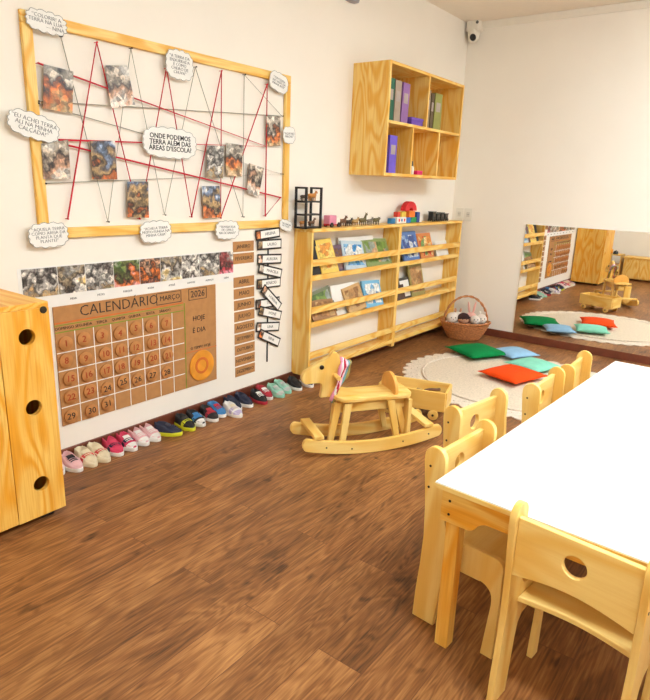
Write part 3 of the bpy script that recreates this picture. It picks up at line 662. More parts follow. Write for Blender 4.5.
for i in range(4):
    t = root('toy_train_car', (.08, 4.90+i*.082, ZT), PI/2, ['black toy engine leading the train near the corner', 'black toy train car behind the engine', 'black toy train car third from the left', 'black toy train car at the right end'][i], 'toy vehicle', 'black toy train on the bookshelf')
    hgt = (.07, .055, .06, .05)[i]
    box('body', (0, 0, .012+hgt/2), (.066, .045, hgt), BPLA, t, .006); box('roof', (0, 0, .012+hgt), (.072, .05, .008), BPLA, t, .002); box('window', (0, -.0235, .012+hgt*.6), (.035, .002, hgt*.35), col('smoke_glass', 130, 125, 120), t, .0005)
    for xx in (-.02, .02):
        for s in (-1, 1): lathe('wheel', [(0, -.004), (.012, -.004), (.012, .004), (0, .004)], BPLA, t, 12, M=Matrix.Translation((xx, s*.022, .012)) @ Matrix.Rotation(PI/2, 4, 'X'))

# ------------------------------------------------------------------ wall cupboard with cubbies
UY0, UY1, UZ0, UZ1, UD = 3.705, 4.858, 1.422, 2.158, .30
t = root('wall_cupboard', (0, UY0, UZ0), 0, 'open pine wall cupboard with five cubbies above the bookshelf', 'cupboard')
W, Hh, T = UY1-UY0, UZ1-UZ0, .02
bx('side_panel', (.0, 0, 0), (UD, T, Hh), pine[2], t); bx('side_panel', (0, W-T, 0), (UD, W, Hh), pine[2], t)
bx('top', (0, T, Hh-T), (UD, W-T, Hh), pine[1], t); bx('bottom', (0, T, 0), (UD, W-T, T), pine[1], t)
bx('middle_shelf', (0.008, T, .345), (UD-.002, W-T, .345+T), pine[1], t)
bx('back_panel', (0, T, T), (.008, W-T, Hh-T), pine[2], t)
bx('partition', (.008, .555, .365), (UD-.002, .573, Hh-T), pine[2], t)
for y in (.362, .78): bx('partition', (.008, y, T), (UD-.002, y+.018, .345), pine[2], t)
zu, zl = UZ0+.365, UZ0+T
def binder(y, w, h, d, z, m, lab, lean=0., x1=.26, nm='binder', grp='binders in the wall cupboard'):
    t = root(nm, (x1, y, z), 0, lab, nm, grp); t.rotation_euler = (-lean, 0, 0)
    bm = bmesh.new(); add_box(bm, (-.0015, 0, h/2), (.003, w, h), .001); 
    for s in (-1, 1): add_box(bm, (-d/2, s*(w/2-.0015), h/2), (d, .003, h), .001)
    build('cover', bm, m, t, None); bx('pages', (-d+.006, -w/2+.004, .006), (-.004, w/2-.004, h-.008), WHITE, t, 0)
    bx('spine_label', (0, -w*.3, h*.5), (.0006, w*.3, h*.75), col('label_pale', 176, 160, 150), t, 0)
binder(3.80, .085, .275, .2, zu, col('binder_green', 25, 95, 70), 'dark green binder at the left of the upper left cubby')
binder(3.892, .085, .272, .2, zu, col('binder_grey', 170, 150, 130), 'grey binder beside the green binder')
binder(3.995, .095, .27, .2, zu, col('binder_lilac', 150, 105, 165), 'lilac binder beside the grey binder', lean=.04)
t = root('storage_box', (.2, 4.155, zu), 0, 'flat purple box lying in the upper left cubby', 'box')
box('body', (0, 0, .02), (.16, .17, .04), col('box_purple', 105, 70, 170), t, .003); box('lid', (0, 0, .046), (.166, .176, .014), col('box_purple2', 120, 85, 185), t, .003)
binder(4.345, .06, .27, .2, zu, col('binder_taupe', 150, 125, 95), 'taupe binder at the left of the upper right cubby')
binder(4.41, .05, .255, .2, zu, col('binder_brown', 95, 75, 45), 'brown binder beside the taupe binder')
binder(4.505, .12, .265, .2, zu, col('binder_olive', 150, 150, 75), 'olive green binder in the upper right cubby')
binder(3.785, .04, .25, .2, zl, col('binder_taupe2', 130, 105, 90), 'thin brown binder at the left of the lower left cubby', x1=.24)
binder(3.87, .1, .255, .2, zl, col('binder_violet', 110, 85, 200), 'violet binder in the lower left cubby')
t = root('glue_bottle', (.265, 4.15, zl), 0, 'small bottle in the lower middle cubby', 'bottle')
lathe('bottle', [(0, 0), (.014, 0), (.015, .01), (.015, .05), (.006, .062), (0, .062)], WPLA, t, 16); lathe('cap', [(0, .06), (.008, .06), (.006, .095), (0, .097)], col('cap_grey', 90, 90, 85), t, 12)
t = root('pink_box', (.25, 4.26, zl), 0, 'small hot pink box in the lower middle cubby', 'box')
box('body', (0, 0, .012), (.05, .085, .024), col('hot_pink', 220, 30, 100), t, .003); box('lid', (0, 0, .027), (.053, .088, .008), col('hot_pink2', 235, 60, 120), t, .002)

# ------------------------------------------------------------------ basket with soft toys
BKX, BKY = .365, 5.185
t = root('wicker_basket', (BKX, BKY, 0), math.radians(35), 'brown wicker basket with arched handle in the room corner', 'basket'); t.scale = (.86, .86, .95)
bm = bmesh.new(); NR = 15
for j in range(NR):
    f = j/(NR-1); z = .006+f*.155; ra = .165+.095*f**.8; rb = .115+.075*f**.8; n_ = 96
    add_tube(bm, [((ra+.004*math.sin(16*2*PI*k/n_+PI*j))*math.cos(2*PI*k/n_), (rb+.004*math.sin(16*2*PI*k/n_+PI*j))*math.sin(2*PI*k/n_), z+.004) for k in range(n_)], .0062, 6, True)
build('weave', bm, STRAW, t, 180)
bm = bmesh.new()
for k in range(32):
    a = 2*PI*k/32; add_tube(bm, [(.163*math.cos(a), .113*math.sin(a), .004), (.258*math.cos(a), .188*math.sin(a), .168)], .004, 6)
build('stakes', bm, STRAW, t, 60)
lathe('bottom', [(0, .002), (.165, .002), (.165, .008), (0, .008)], STRAW, t, 32, sx=1, sy=.7)
bm = bmesh.new()
for s in range(2):
    add_tube(bm, [((.262+.006*math.sin(20*2*PI*k/120+PI*s))*math.cos(2*PI*k/120), (.192+.006*math.sin(20*2*PI*k/120+PI*s))*math.sin(2*PI*k/120), .172+.006*math.cos(20*2*PI*k/120+PI*s)) for k in range(120)], .007, 6, True)
build('rim', bm, STRAW, t, 180)
bm = bmesh.new()
hp = [(0.235*math.cos(PI*k/40), 0, .15+.27*math.sin(PI*k/40)) for k in range(41)]
for s in range(2):
    add_tube(bm, [(p[0]+.006*math.cos(k*.9+PI*s)*(p[0]/.235), p[1]+.007*math.sin(k*.9+PI*s), p[2]+.005*math.cos(k*.9+PI*s)) for k, p in enumerate(hp)], .0075, 8)
build('handle', bm, STRAW, t, 180)
cb, sb = math.cos(math.radians(35)), math.sin(math.radians(35))
def plush(dx, dy, z, m, lab, ears=None, hair=None, s=.05, em=None, lay=0.):
    dx *= .9; dy *= .8; x = BKX+dx*cb-dy*sb; y = BKY+dx*sb+dy*cb; s *= 1.08
    t = root('soft_toy', (x, y, z), .65, lab, 'soft toy', 'soft toys in the basket'); t.rotation_euler = (0, 0, .65); t.location.z += .02
    ball('head', (0, 0, .02), (s, s*.9, s*.92), m, t); ball('body', (0, .01, -.05), (s*.75, s*.7, s*1.15), em or m, t)
    for a in (-1, 1):
        ball('arm', (a*s*.8, -.01, -.035), (s*.28, s*.25, s*.55), em or m, t, Ry(a*.5))
        ball('eye', (a*s*.35, -s*.84, .03), (.005, .004, .006), BPLA, t)
        if ears: ball('ear', (a*s*.45, 0, .02+s*(1.0+ears*.55)), (s*.2, s*.13, s*ears), em or m, t, Ry(a*.18))
    ball('nose', (0, -s*.9, .015), (.005, .004, .004), col('plush_nose', 150, 80, 80), t)
    if hair: 
        bm = bmesh.new(); add_ball(bm, (0, s*.12, .034), (s*1.06, s*1.0, s*.9)); build('hair', bm, hair, t, 180)
PW = col('plush_white', 236, 222, 208, .95, bump=.6, bscale=300); PP = col('plush_pink', 232, 176, 160, .95, bump=.6, bscale=300); PK = col('plush_dark', 58, 34, 32, .95, bump=.6, bscale=300); PT = col('plush_tan', 205, 150, 115, .95, bump=.6, bscale=300)
plush(-.14, -.02, .155, PW, 'white soft toy at the left of the basket', s=.052)
plush(-.075, .055, .15, PW, 'pale cream soft toy behind the left one in the basket', s=.05, ears=.4, em=PT)
plush(-.03, -.06, .15, PT, 'tan doll with dark brown hair in the middle of the basket', hair=PK, s=.048)
plush(.06, .04, .155, PP, 'pink soft rabbit with long upright ears in the basket', ears=1.15, s=.05)
plush(.085, -.065, .15, PW, 'small white soft toy at the front of the basket', s=.042, em=PK)
plush(.165, .0, .15, PW, 'white soft toy at the right end of the basket', s=.045, ears=.35)

# ------------------------------------------------------------------ round rug
RX, RY = 1.22, 4.2
t = root('round_rug', (RX, RY, 0), 0, 'large round cream crocheted rug with scalloped edge', 'rug')
RUG = flat('cream_rug_yarn', rgb(226, 208, 184), .95, noise=.12, nscale=70, bump=.7, bscale=260, spec=.1)
RUG2 = flat('cream_rug_border', rgb(232, 216, 196), .95, noise=.14, nscale=90, bump=.8, bscale=300, spec=.1)
NS = 44; n_ = NS*12
pts = [((.80+.04*abs(math.sin(NS/2*2*PI*k/n_)))*math.cos(2*PI*k/n_), (.725+.04*abs(math.sin(NS/2*2*PI*k/n_)))*math.sin(2*PI*k/n_)) for k in range(n_)]
holes = []
for k in range(NS):
    a = 2*PI*(k+.5)/NS
    holes.append(circ(.775*math.cos(a), .70*math.sin(a), .0065, 8)); 
    a = 2*PI*(k)/NS; holes.append(circ(.735*math.cos(a), .66*math.sin(a), .006, 8))
plate('border', [pts]+holes, .007, RUG2, t, .0015, XY, (0, 0, .0036))
bm = bmesh.new(); prof = [(0, .014)]
for i in range(1, 32):
    r = i*.0212; prof += [(r-.0106, .012), (r, .0145)]
prof += [(.672, .014), (.68, .008), (.68, .004), (0, .004)]
add_lathe(bm, prof, 96, (0, 0, 0), 1, .9); build('centre', bm, RUG, t, 180)
bm = bmesh.new(); add_tube(bm, [(.685*math.cos(2*PI*k/120), .617*math.sin(2*PI*k/120), .012) for k in range(120)], .009, 8, True); build('ridge', bm, RUG2, t, 180)

def pillow(x, y, rz, w, h, m, lab, z=.016, th=.075, tilt=(0, 0)):
    t = root('cushion', (x, y, z), rz, lab, 'cushion', 'square cushions on the rug'); t.rotation_euler = (tilt[0], tilt[1], rz)
    bm = bmesh.new(); n = 18; V = {}
    for s in (1, -1):
        for i in range(n+1):
            for j in range(n+1):
                u, v = 2*i/n-1, 2*j/n-1
                e = max(0, (1-abs(u)**2.4)*(1-abs(v)**2.4))**.55
                pin = 1-.08*(1-abs(u)**2)*abs(v)**3; pin2 = 1-.08*(1-abs(v)**2)*abs(u)**3
                key = (s if e > 1e-6 else 0, i, j)
                if key in V: continue
                zz = th/2+s*e*th/2*(1 if s > 0 else .95)
                V[key] = bm.verts.new((u*w/2*pin2, v*h/2*pin, zz))
    g = lambda s, i, j: V.get((s, i, j)) or V[(0, i, j)]
    for s in (1, -1):
        for i in range(n):
            for j in range(n):
                f = [g(s, i, j), g(s, i+1, j), g(s, i+1, j+1), g(s, i, j+1)]
                bm.faces.new(f if s > 0 else f[::-1])
    build('cover', bm, m, t, 180)
    sm = [(u*w/2, v*h/2, th/2) for u, v in []]
    ring = []
    for (a, b) in ((-1, -1), (1, -1), (1, 1), (-1, 1)):
        pass
    for k in range(4*n):
        q, r = divmod(k, n); f = 2*r/n-1
        u, v = [(f, -1), (1, f), (-f, 1), (-1, -f)][q]
        pin = 1-.08*(1-abs(u)**2)*abs(v)**3; pin2 = 1-.08*(1-abs(v)**2)*abs(u)**3
        ring.append((u*w/2*pin2, v*h/2*pin, th/2))
    tube('seam', ring, .0025, m, t, 6, True)
fab = lambda n_, r, g, b: col(n_, r, g, b, .9, noise=.06, bump=.35, bscale=500, spec=.15)
pillow(.72, 4.66, math.radians(62), .38, .37, fab('green_fabric', 12, 128, 66), 'dark green cushion at the left of the rug', tilt=(0, 0))
pillow(1.185, 4.235, math.radians(72), .38, .34, fab('orange_fabric', 238, 78, 22), 'orange red cushion nearest the camera on the rug')
pillow(.97, 4.85, math.radians(62), .30, .28, fab('blue_fabric', 150, 190, 220), 'light blue cushion beside the green cushion', th=.065)
pillow(1.215, 4.60, math.radians(70), .32, .31, fab('mint_fabric', 142, 218, 190), 'mint green cushion between the blue and the orange red ones', th=.065)

# ------------------------------------------------------------------ rocking horse
hc = (.967, 2.585); ha = math.atan2(-.825, -.565)
t = root('rocking_horse', (hc[0], hc[1], 0), ha, 'pale wooden rocking horse with a striped scarf round its neck', 'rocking horse')
def rk(a): return .34*(a-.02)**2
RH = .068
xs = [-.365+.735*k/24 for k in range(25)]
def cap(a, sg):
    z = rk(a)+RH/2; return [(a+sg*.026*math.sin(PI*k/8), z-RH/2*math.cos(PI*k/8)) for k in range(1, 8)]
outl = [(a, rk(a)) for a in xs] + cap(xs[-1], 1) + [(a, rk(a)+RH) for a in xs[::-1]] + cap(xs[0], -1)[::-1]
RB = {1: .132, -1: -.1}
for s in (-1, 1):
    o = plate('rocker', [outl], .024, birch[0], t, .004, XZ, (0, RB[s], 0))
    for a, dz in ((.27, .034), (.13, .03), (-.16, .035), (-.31, .036)):
        lathe('screw', [(0, 0), (.0045, 0), (.0045, .0015), (0, .0015)], HOLE, o, 10, M=Matrix.Translation((a, RB[s]+s*.0123, rk(a)+dz)) @ Matrix.Rotation(-s*PI/2, 4, 'X'))
for a in (.31, -.31): 
    zb = max(rk(a-.024), rk(a+.024))+RH
    bx('cross_bar', (a-.026, -.112, zb), (a+.026, .144, zb+.02), birch[1], t, .003)
for s in (-1, 1):
    for a0, a1 in ((.14, .165), (-.1, -.15)):
        for q, da in enumerate((0, .045)):
            sg = 1 if a0 > 0 else -1; da *= sg
            p = [(a0+da-.02, .262), (a0+da+.02, .262), (a1+da*1.3+.017, rk(a1)+.03), (a1+da*1.3-.017, rk(a1)+.03)]
            if q and s < 0: continue
            plate('leg', [p[::-1]], .022, birch[2], t, .003, XZ, (0, s*.083-(.026*s if q else 0), 0), None)
bx('rear_support', (-.222, .02, .06), (-.2, .1, .262), birch[2], t, .003)
bx('body_rail', (-.2, -.05, .2), (.17, .05, .262), birch[0], t, .004)
half = smooth([(.205, .0), (.2, .06), (.175, .1), (.11, .098), (.03, .072), (-.05, .074), (-.12, .1), (-.19, .105), (-.222, .075), (-.227, 0)], 5)
me = plate_mesh([(half+[(x, -y) for x, y in half[::-1]][1:-1])[::-1]], .024, .006, Matrix.Translation((0, 0, .276))); me.materials.clear()
for v in me.vertices: v.co.z += .008*math.cos((v.co.x+.01)*2*PI/.42)*(-1)+.002
link('seat', me, birch[0], t, 21)
hd = [(.2, .28), (.175, .36), (.163, .44)] + smooth([(.163, .45), (.17, .49), (.19, .52), (.21, .522), (.228, .5)], 4) + [(.3, .458), (.352, .428)] + smooth([(.36, .422), (.372, .4), (.368, .372), (.35, .358)], 4) + smooth([(.29, .36), (.268, .355), (.262, .33), (.268, .29), (.268, .28)], 4)
o = plate('head', [hd[::-1]], .034, birch[2], t, .004, XZ, (0, .0, 0))
for s in (-1, 1): lathe('eye', [(0, 0), (.0115, 0), (.012, .003), (.008, .006), (0, .0065)], HOLE, o, 18, M=Matrix.Translation((.268, s*.017, .446)) @ Matrix.Rotation(-s*PI/2, 4, 'X'))
lathe('handle', [(0, -.085), (.011, -.083), (.012, -.07), (.012, .07), (.011, .083), (0, .085)], birch[0], t, 16, M=Matrix.Translation((.195, 0, .40)) @ Matrix.Rotation(PI/2, 4, 'X'))
plate('backrest', [smooth([(-.09, .285), (-.09, .33), (-.06, .37), (0, .392), (.06, .37), (.09, .33), (.09, .285)], 4)[::-1]], .02, col('orange_birch', 240, 176, 84), t, .004, YZ, (-.13, 0, 0))
# scarf: striped bands round the neck, hanging on the near side
SC_ = [('scarf_pink', 232, 150, 175), ('scarf_white', 235, 228, 228), ('scarf_red', 190, 30, 60), ('scarf_pale', 240, 200, 210), ('scarf_teal', 110, 160, 165), ('scarf_olive', 160, 140, 70)]
sr = root('scarf', (hc[0], hc[1], 0), ha, 'striped pink red and white scarf draped over the rocking horse neck', 'scarf')
def sc_band(i, off):
    pa = smooth([(.235-off*.3, -.024, .27), (.2-off*.3, -.03, .36), (.168-off, -.03, .43-off*.2), (.155-off, -.026, .465-off*.3), (.15-off, 0, .478-off*.3), (.155-off, .026, .465-off*.3), (.165-off, .03, .42-off*.2), (.185-off*.4, .032, .34), (.215-off*.3, .03, .262-off*.3)], 5)
    bm = bmesh.new(); add_tube(bm, pa, [.007+.004*math.sin(k*.7+i) for k in range(len(pa))], 8); build('stripe', bm, col(*SC_[i]), sr, 180)
for i in range(6): sc_band(i, .0095*i-.01)

# ------------------------------------------------------------------ wooden wagon
t = root('toy_wagon', (.94, 3.185, 0), math.radians(16), 'small pale wooden toy wagon behind the rocking horse', 'toy wagon')
L_, W_, z0, z1 = .41, .2, .058, .178; T = .015
for s in (-1, 1):
    bx('side_board', (-L_/2, s*W_/2-T/2, z0), (L_/2, s*W_/2+T/2, z1), birch[0], t, .003)
    bx('end_board', (s*L_/2-T/2, -W_/2+T/2, z0), (s*L_/2+T/2, W_/2-T/2, z1), birch[1], t, .003)
bx('bottom', (-L_/2+T/2, -W_/2+T/2, z0), (L_/2-T/2, W_/2-T/2, z0+.012), birch[0], t, .001)
for x in (-.14, .14):
    tube('axle', [(x, -W_/2-.005, .032), (x, W_/2+.005, .032)], .006, birch[1], t, 10); bx('bracket', (x-.018, -W_/2+.01, .036), (x+.018, W_/2-.01, z0), birch[1], t, .002)
    for s in (-1, 1):
        wo = lathe('wheel', [(0, -.011), (.026, -.011), (.031, -.008), (.031, .008), (.026, .011), (0, .011)], birch[2], t, 24, M=Matrix.Translation((x, s*(W_/2+.004), .032)) @ Matrix.Rotation(PI/2, 4, 'X'))
        lathe('hub', [(0, 0), (.008, 0), (.006, .004), (0, .005)], HOLE, wo, 12, M=Matrix.Translation((x, s*(W_/2+.015), .032)) @ Matrix.Rotation(-s*PI/2, 4, 'X'))
box('handle_hole', (L_/2-.001, 0, .118), (.014, .05, .012), BPLA, t, .004)
ca, sa = math.cos(math.radians(16)), math.sin(math.radians(16))
rn = random.Random(3)
for i, (u, v, ln, yaw, m, lab) in enumerate(((-.05, .01, .16, .3, BA, 'dark stick across the middle of the wagon load'), (.06, -.03, .14, -.5, TA, 'tan stick near the right end of the wagon load'), (-.1, -.04, .12, 1.1, OA, 'orange brown stick at the left of the wagon load'), (.1, .04, .1, .9, BA, 'short dark stick in the far corner of the wagon'))):
    o = tube('stick', smooth([(-ln/2, 0, 0), (-ln/6, .004, .003), (ln/5, -.004, .002), (ln/2, .002, 0)], 3), .009, m, None, 8)
    o.location = (.94+u*ca-v*sa, 3.185+u*sa+v*ca, z0+.06+.022*(i % 2)); o.rotation_euler = (0, 0, yaw); tag(o, lab, 'stick', 'sticks carried in the wagon')

# ------------------------------------------------------------------ table and chairs
TW, TL, TZ = .84, 1.76, .55
tr_ = math.radians(-3.3)
t = root('play_table', (1.932, 1.437, 0), tr_, 'long low table with white laminate top and pine legs', 'table')
plate('tabletop', [[(0, 0), (TW, 0), (TW, TL), (0, TL)]], .018, LAM, t, .0015, XY, (0, 0, TZ-.009))
bm = bmesh.new()
for (c_, s_) in (((TW/2, -.0008, TZ-.011), (TW, .0022, .013)), ((TW/2, TL+.0008, TZ-.011), (TW, .0022, .013)), ((-.0008, TL/2, TZ-.011), (.0022, TL, .013)), ((TW+.0008, TL/2, TZ-.011), (.0022, TL, .013))): add_box(bm, c_, s_)
build('edge_band', bm, birch[0], t, None)
lg = .042; iy = .03
for x in (.03, TW-.03-lg):
    for y in (iy, TL-iy-lg): bx('leg', (x, y, 0), (x+lg, y+lg, TZ-.018), cabpine[2], t, .003)
def apron(n_, Ln):
    z1 = TZ-.0185; a = .085
    return [(0, z1), (0, z1-.1)]+[(a, z1-.1)]+smooth([(a+.005, z1-.1), (a+.02, z1-.092), (a+.035, z1-.072), (a+.055, z1-.062)], 4)+smooth([(Ln-a-.055, z1-.062), (Ln-a-.035, z1-.072), (Ln-a-.02, z1-.092), (Ln-a-.005, z1-.1)], 4)+[(Ln-a, z1-.1), (Ln, z1-.1), (Ln, z1)]
for y in (iy-.018, TL-iy+.001): 
    o = plate('apron', [apron(0, TW-.036)], .018, cabpine[0], t, .002, XZ, (.018, y+.009, 0))
    for x in (.045, TW-.045):
        for z in (TZ-.05, TZ-.092): lathe('screw', [(0, 0), (.004, 0), (.004, .0012), (0, .0012)], HOLE, o, 10, M=Matrix.Translation((x, y-.0003 if y < .5 else y+.0183, z)) @ Matrix.Rotation(PI/2 if y < .5 else -PI/2, 4, 'X'))
for x in (.012, TW-.03): plate('apron', [apron(0, TL-2*iy-.002)], .018, cabpine[1], t, .002, YZ, (x+.009, iy+.001, 0))

CWD = .33
def make_chair():
    t = root('child_chair', (0, 0, 0), 0)
    pr = [(0, 0), (.004, .1), (.012, .2), (.016, .3), (.012, .4), (.002, .5), (-.003, .55)] + arc(.033, .568, .036, 180, 0, 10, .037)[0:] + \
         [(.07, .5), (.078, .42)] + smooth([(.082, .39), (.092, .355), (.115, .336), (.14, .334)], 4) + [(.25, .334)] + arc(.255, .304, .03, 90, 0, 5) + [(.285, .2), (.283, 0), (.245, 0), (.255, .12)] + \
         smooth([(.26, .18), (.255, .215), (.232, .236), (.2, .24)], 4) + [(.15, .24), (.118, .236), (.1, .215), (.092, .17), (.078, .0)]
    for s in (-1, 1):
        o = plate('side_panel', [pr[::-1]], .018, birch[2], t, .002, YZ, (s*(CWD/2-.009), 0, 0))
        for y, z in ((.02, .54), (.02, .47), (.14, .29)):
            lathe('screw', [(0, 0), (.004, 0), (.004, .001), (0, .001)], HOLE, o, 10, M=Matrix.Translation((s*(CWD/2), y, z)) @ Matrix.Rotation(s*PI/2, 4, 'Y'))
    hw = CWD/2-.0185
    n = 16; bot = [(-hw+2*hw*k/n, .407+.022*math.sin(PI*k/n)**1) for k in range(n+1)]
    plate('backrest', [[(hw, .572), (-hw, .572)]+bot, circ(0, .503, .029, 24)], .016, birch[0], t, .002, XZ, (0, .021, 0), None)
    n = 16; rear = [(-hw+2*hw*k/n, .075+.02*math.sin(PI*k/n)) for k in range(n+1)]
    me = plate_mesh([rear+[(hw, .275), (-hw, .275)]], .016, .003, Matrix.Translation((0, 0, .302))); me.materials.clear()
    link('seat', me, birch[0], t, 21)
    bx('front_brace', (-hw, .236, .256), (hw, .25, .2945), birch[0], t, .002)
    return t
ch = make_chair()
CH = [((2.342, 1.333), math.radians(-6.5), 'pale wooden child chair at the near end of the table seen from behind'),
      ((1.862, 1.70), math.radians(-95), 'pale wooden child chair at the left table corner nearest the camera'),
      ((1.758, 2.058), math.radians(-99), 'pale wooden child chair pulled out farthest on the left side of the table'),
      ((1.862, 2.52), math.radians(-91), 'pale wooden child chair third from the camera along the left side'),
      ((1.885, 2.91), math.radians(-89), 'pale wooden child chair at the far left of the table nearest the rug')]
for i, (p, a, lab) in enumerate(CH):
    o = ch if i == 0 else copy_tree(ch)
    o.location = (p[0], p[1], 0); o.rotation_euler = (0, 0, a); tag(o, lab, 'chair', 'child chairs round the table')

# ------------------------------------------------------------------ shoes in a row
def shoe(x, y, yaw, kind, lab, L=.158, W=.07):
    """toe along local +x; (x,y) is the toe point on the floor"""
    up, sole, acc, lace, toe = [col(*c) if c else None for c in kind]
    t = root('shoe', (x-math.cos(yaw)*L/2, y-math.sin(yaw)*L/2, 0), yaw, lab, 'shoe', 'children shoes along the left wall'); t.scale = (1, 1, .86)
    n = 20
    def hwid(f):   # half width along the foot
        return W/2*(.8+.2*math.sin(max(0, min(1, (f-.1)/.75))*PI*.9-.1))*min(1, (f/.1)**.5 if f < .1 else 1)*min(1, ((1-f)/.26)**.45 if f > .74 else 1)
    F = [0.004+.992*(1-math.cos(PI*k/n))/2 for k in range(n+1)]
    side = [(-L/2+f*L, hwid(f)+.002) for f in F]
    plate('sole', [side+[(a, -b) for a, b in side[::-1]]], .025, sole, t, .004, XY, (0, 0, .0127))
    bm = bmesh.new(); rows = []
    def topz(f): return 0.074-.028*max(0, min(1, (f-.3)/.5))-.012*max(0, (f-.75)/.25) + (.006*(1-f/.15) if f < .15 else 0)
    for f in F:
        w_ = max(.003, hwid(f)-.001); h = topz(f); op = 1 if .05 < f < .50 else 0; row = []
        if f > .42: op = max(0, (.5-f)/.08)*op
        if f < .1: op = max(0, (f-.05)/.05)*op
        for k, (a, z, ia, iz) in enumerate(((1, .016, 1, .016), (1.02, .035, 1.0, .035), (.93, .052, .9, .55), (.72, .8, .78, 1.), (.45, .94, .66, .95), (0, 1, .45, .45))):
            zz = z if z < .1 else h*z
            if zz > h: zz = h*.9
            zi = iz if iz < .1 else (h*iz)
            if k == 2: zi = h*.82; 
            A = a*(1-op)+ia*op; Z = zz*(1-op)+zi*op
            if k == 5: A = 0; Z = h*(1-op)+.026*op
            row.append((w_*A, Z))
        pts = [(-a, z) for a, z in row]+[(a, z) for a, z in row[:-1][::-1]]
        rows.append([bm.verts.new((-L/2+.003+f*(L-.006), a, z)) for a, z in pts])
    for p, q in zip(rows, rows[1:]):
        for k in range(len(p)-1): bm.faces.new((p[k], p[k+1], q[k+1], q[k]))
    bm.faces.new(rows[0]); bm.faces.new(rows[-1][::-1])
    bmesh.ops.remove_doubles(bm, verts=bm.verts[:], dist=.0002)
    build('upper', bm, up, t, 180)
    def over(nm, f0, f1, m, lift=.0022, z0=0., a0=-1, a1=1):
        bm = bmesh.new(); rr = []
        for k in range(9):
            f = f0+(f1-f0)*k/8; w_ = max(.003, hwid(f)-.001)+lift; h = topz(f)+lift
            pr_ = [(-1, .018), (-1.02, .035), (-.93, h*.8), (-.72, h*.9), (-.45, h*.97), (0, h), (.45, h*.97), (.72, h*.9), (.93, h*.8), (1.02, .035), (1, .018)]
            pr_ = [p for p in pr_ if a0 <= p[0]/1.03 <= a1]
            rr.append([bm.verts.new((-L/2+.003+f*(L-.006), w_*a, min(z, h))) for a, z in pr_])
        for p, q in zip(rr, rr[1:]):
            for k in range(len(p)-1): bm.faces.new((p[k], p[k+1], q[k+1], q[k]))
        return build(nm, bm, m, t, 180)
    if toe: over('toe_cap', .78, .985, toe)
    if acc: over('side_stripe', .56, .7, acc)
    over('tongue', .42, .56, lace or acc or up, .006, 0, -.5, .5)
    for k in range(3):
        f = .54+k*.07; h = topz(f)+.0045; w_ = hwid(f)*.55
        tube('lace', smooth([(-L/2+f*L, -w_, h-.006), (-L/2+f*L+.003, -w_*.4, h), (-L/2+f*L+.003, w_*.4, h), (-L/2+f*L, w_, h-.006)], 3), .0024, lace or WHITE, t, 6)
    return t
PKL = ('sh_palepink', 230, 180, 180); PKD = ('sh_pink', 215, 60, 95); CRM = ('sh_cream', 228, 212, 178); NVY = ('sh_navy', 38, 44, 66); BLK = ('sh_black', 30, 29, 32); WHT = ('sh_white', 235, 230, 222); YLW = ('sh_neon', 215, 215, 40); BLE = ('sh_blue', 60, 130, 185); REDS = ('sh_red', 175, 40, 55); LAV = ('sh_lavender', 190, 175, 205); MNT = ('sh_mint', 150, 205, 180); GRS = ('sh_grey', 190, 190, 182); CORAL = ('sh_coral', 205, 60, 60)
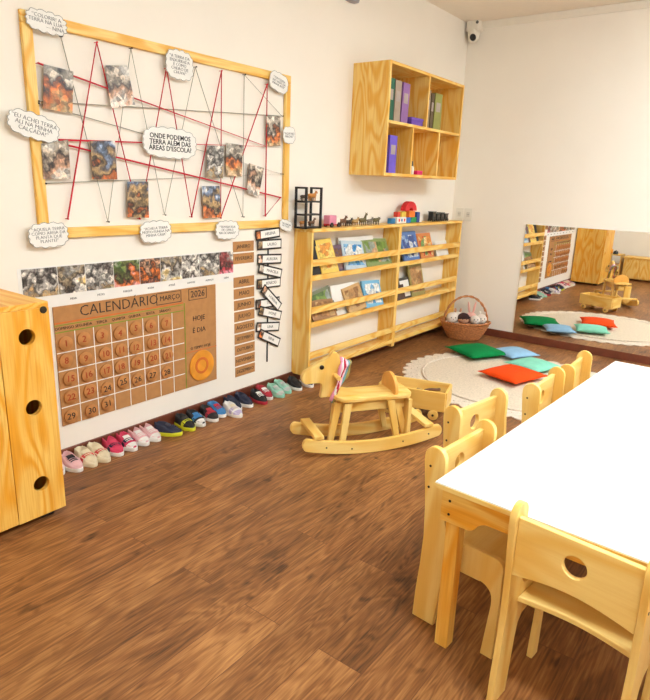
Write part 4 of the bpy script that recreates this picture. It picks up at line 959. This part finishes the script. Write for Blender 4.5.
SHOES = [((.125, 1.318), 0, (PKL, WHT, None, PKD, WHT), 'pink and white shoe half hidden behind the cabinet'),
 ((.158, 1.392), .05, (PKL, WHT, None, BLK, PKL), 'pale pink shoe with dark strap next to the cabinet'),
 ((.163, 1.464), .0, (CRM, CRM, CORAL, CRM, CRM), 'cream shoe with red band, left one of its pair'),
 ((.166, 1.535), .05, (CRM, CRM, CORAL, CRM, CRM), 'cream shoe with red band, right one of its pair'),
 ((.155, 1.615), -.05, (PKD, WHT, NVY, PKD, PKD), 'bright pink and navy shoe beside the cream pair'),
 ((.158, 1.695), -.05, (PKD, WHT, NVY, WHT, WHT), 'pink and navy shoe with white fluffy top'),
 ((.150, 1.776), 0, (PKL, WHT, PKL, WHT, WHT), 'white and pale pink shoe, left one of its pair'),
 ((.152, 1.848), 0, (PKL, WHT, PKL, WHT, WHT), 'white and pale pink shoe, right one beside the navy neon shoe'),
 ((.172, 1.985), .55, (NVY, YLW, None, NVY, None), 'navy shoe with neon yellow sole turned sideways'),
 ((.18, 2.062), -.05, (BLK, YLW, YLW, BLK, None), 'black shoe with neon yellow sole and stripe'),
 ((.176, 2.14), -.1, (BLK, WHT, BLE, BLE, WHT), 'black shoe with blue tongue and white toe'),
 ((.178, 2.236), -.15, (BLK, WHT, REDS, REDS, BLK), 'black shoe with white sole and red tongue'),
 ((.16, 2.315), -.1, (BLE, WHT, None, REDS, BLE), 'blue shoe behind the lavender one'),
 ((.235, 2.375), -.1, (WHT, WHT, LAV, CRM, LAV), 'white and lavender shoe sticking out into the room'),
 ((.155, 2.452), -.1, (NVY, WHT, None, NVY, None), 'navy shoe with white sole, left one of its pair'),
 ((.165, 2.540), -.1, (NVY, WHT, None, NVY, None), 'navy shoe with white sole, right one of its pair'),
 ((.195, 2.635), -.2, (BLK, REDS, None, WHT, None), 'black shoe with dark red sole'),
 ((.165, 2.722), -.15, (REDS, WHT, None, WHT, None), 'red shoe with white sole'),
 ((.195, 2.805), -.1, (MNT, MNT, None, GRS, GRS), 'mint green shoe with grey top, left one of its pair'),
 ((.175, 2.895), -.1, (MNT, MNT, None, GRS, GRS), 'mint green shoe with grey top, right one of its pair'),
 ((.19, 2.982), -.35, (BLK, WHT, None, BLK, None), 'black shoe with white sole next to the mint pair'),
 ((.205, 3.085), -.45, (BLK, WHT, None, BLK, None), 'black shoe with white sole at the end of the row by the bookshelf')]
for (p, a, k, lab) in SHOES: shoe(p[0], p[1], a, k, lab)

# ------------------------------------------------------------------ play kitchen pieces by the front wall (seen in the mirror)
t = root('toy_shelf', (.36, -.08, 0), 0, 'small open pine toy shelf by the front wall seen in the mirror', 'shelf')
for s in (-1, 1): bx('side_panel', (s*.1-.009, -.14, .0), (s*.1+.009, .14, .4), pine[2], t)
for z in (.05, .22, .402): bx('shelf', (-.109, -.14, z-.018 if z > .4 else z), (.109, .14, z if z > .4 else z+.018), pine[0], t) if z > .4 else bx('shelf', (-.091, -.14, z), (.091, .14, z+.018), pine[0], t)
o = lathe('toy_kettle', [(0, 0), (.035, 0), (.042, .02), (.03, .05), (.008, .06), (0, .07)], BPLA, None, 20); o.location = (.36, 0, .402); tag(o, 'black toy kettle on the small toy shelf', 'toy kettle')
t = root('play_kitchen', (.88, -.08, 0), 0, 'low pine play kitchen with tap by the front wall seen in the mirror', 'play kitchen')
bx('carcass', (-.37, -.15, .03), (.37, .13, .36), pine[2], t); bx('worktop', (-.38, -.16, .36), (.38, .15, .385), pine[0], t, .004)
for s in (-1, 0, 1):
    d = bx('door', (s*.244-.118, .131, .045), (s*.244+.118, .147, .345), pine[2], t); box('handle', (s*.244+(.09 if s <= 0 else -.09), .153, .24), (.014, .012, .07), cabpine[2], d, .004)
for x in (-.33, .33): box('plinth', (x, 0, .015), (.05, .24, .03), BPLA, t)
tube('tap', smooth([(.0, -.06, .385), (.0, -.06, .49), (.0, -.03, .52), (.0, .02, .515), (.0, .03, .49)], 5), .012, pine[2], t, 10)
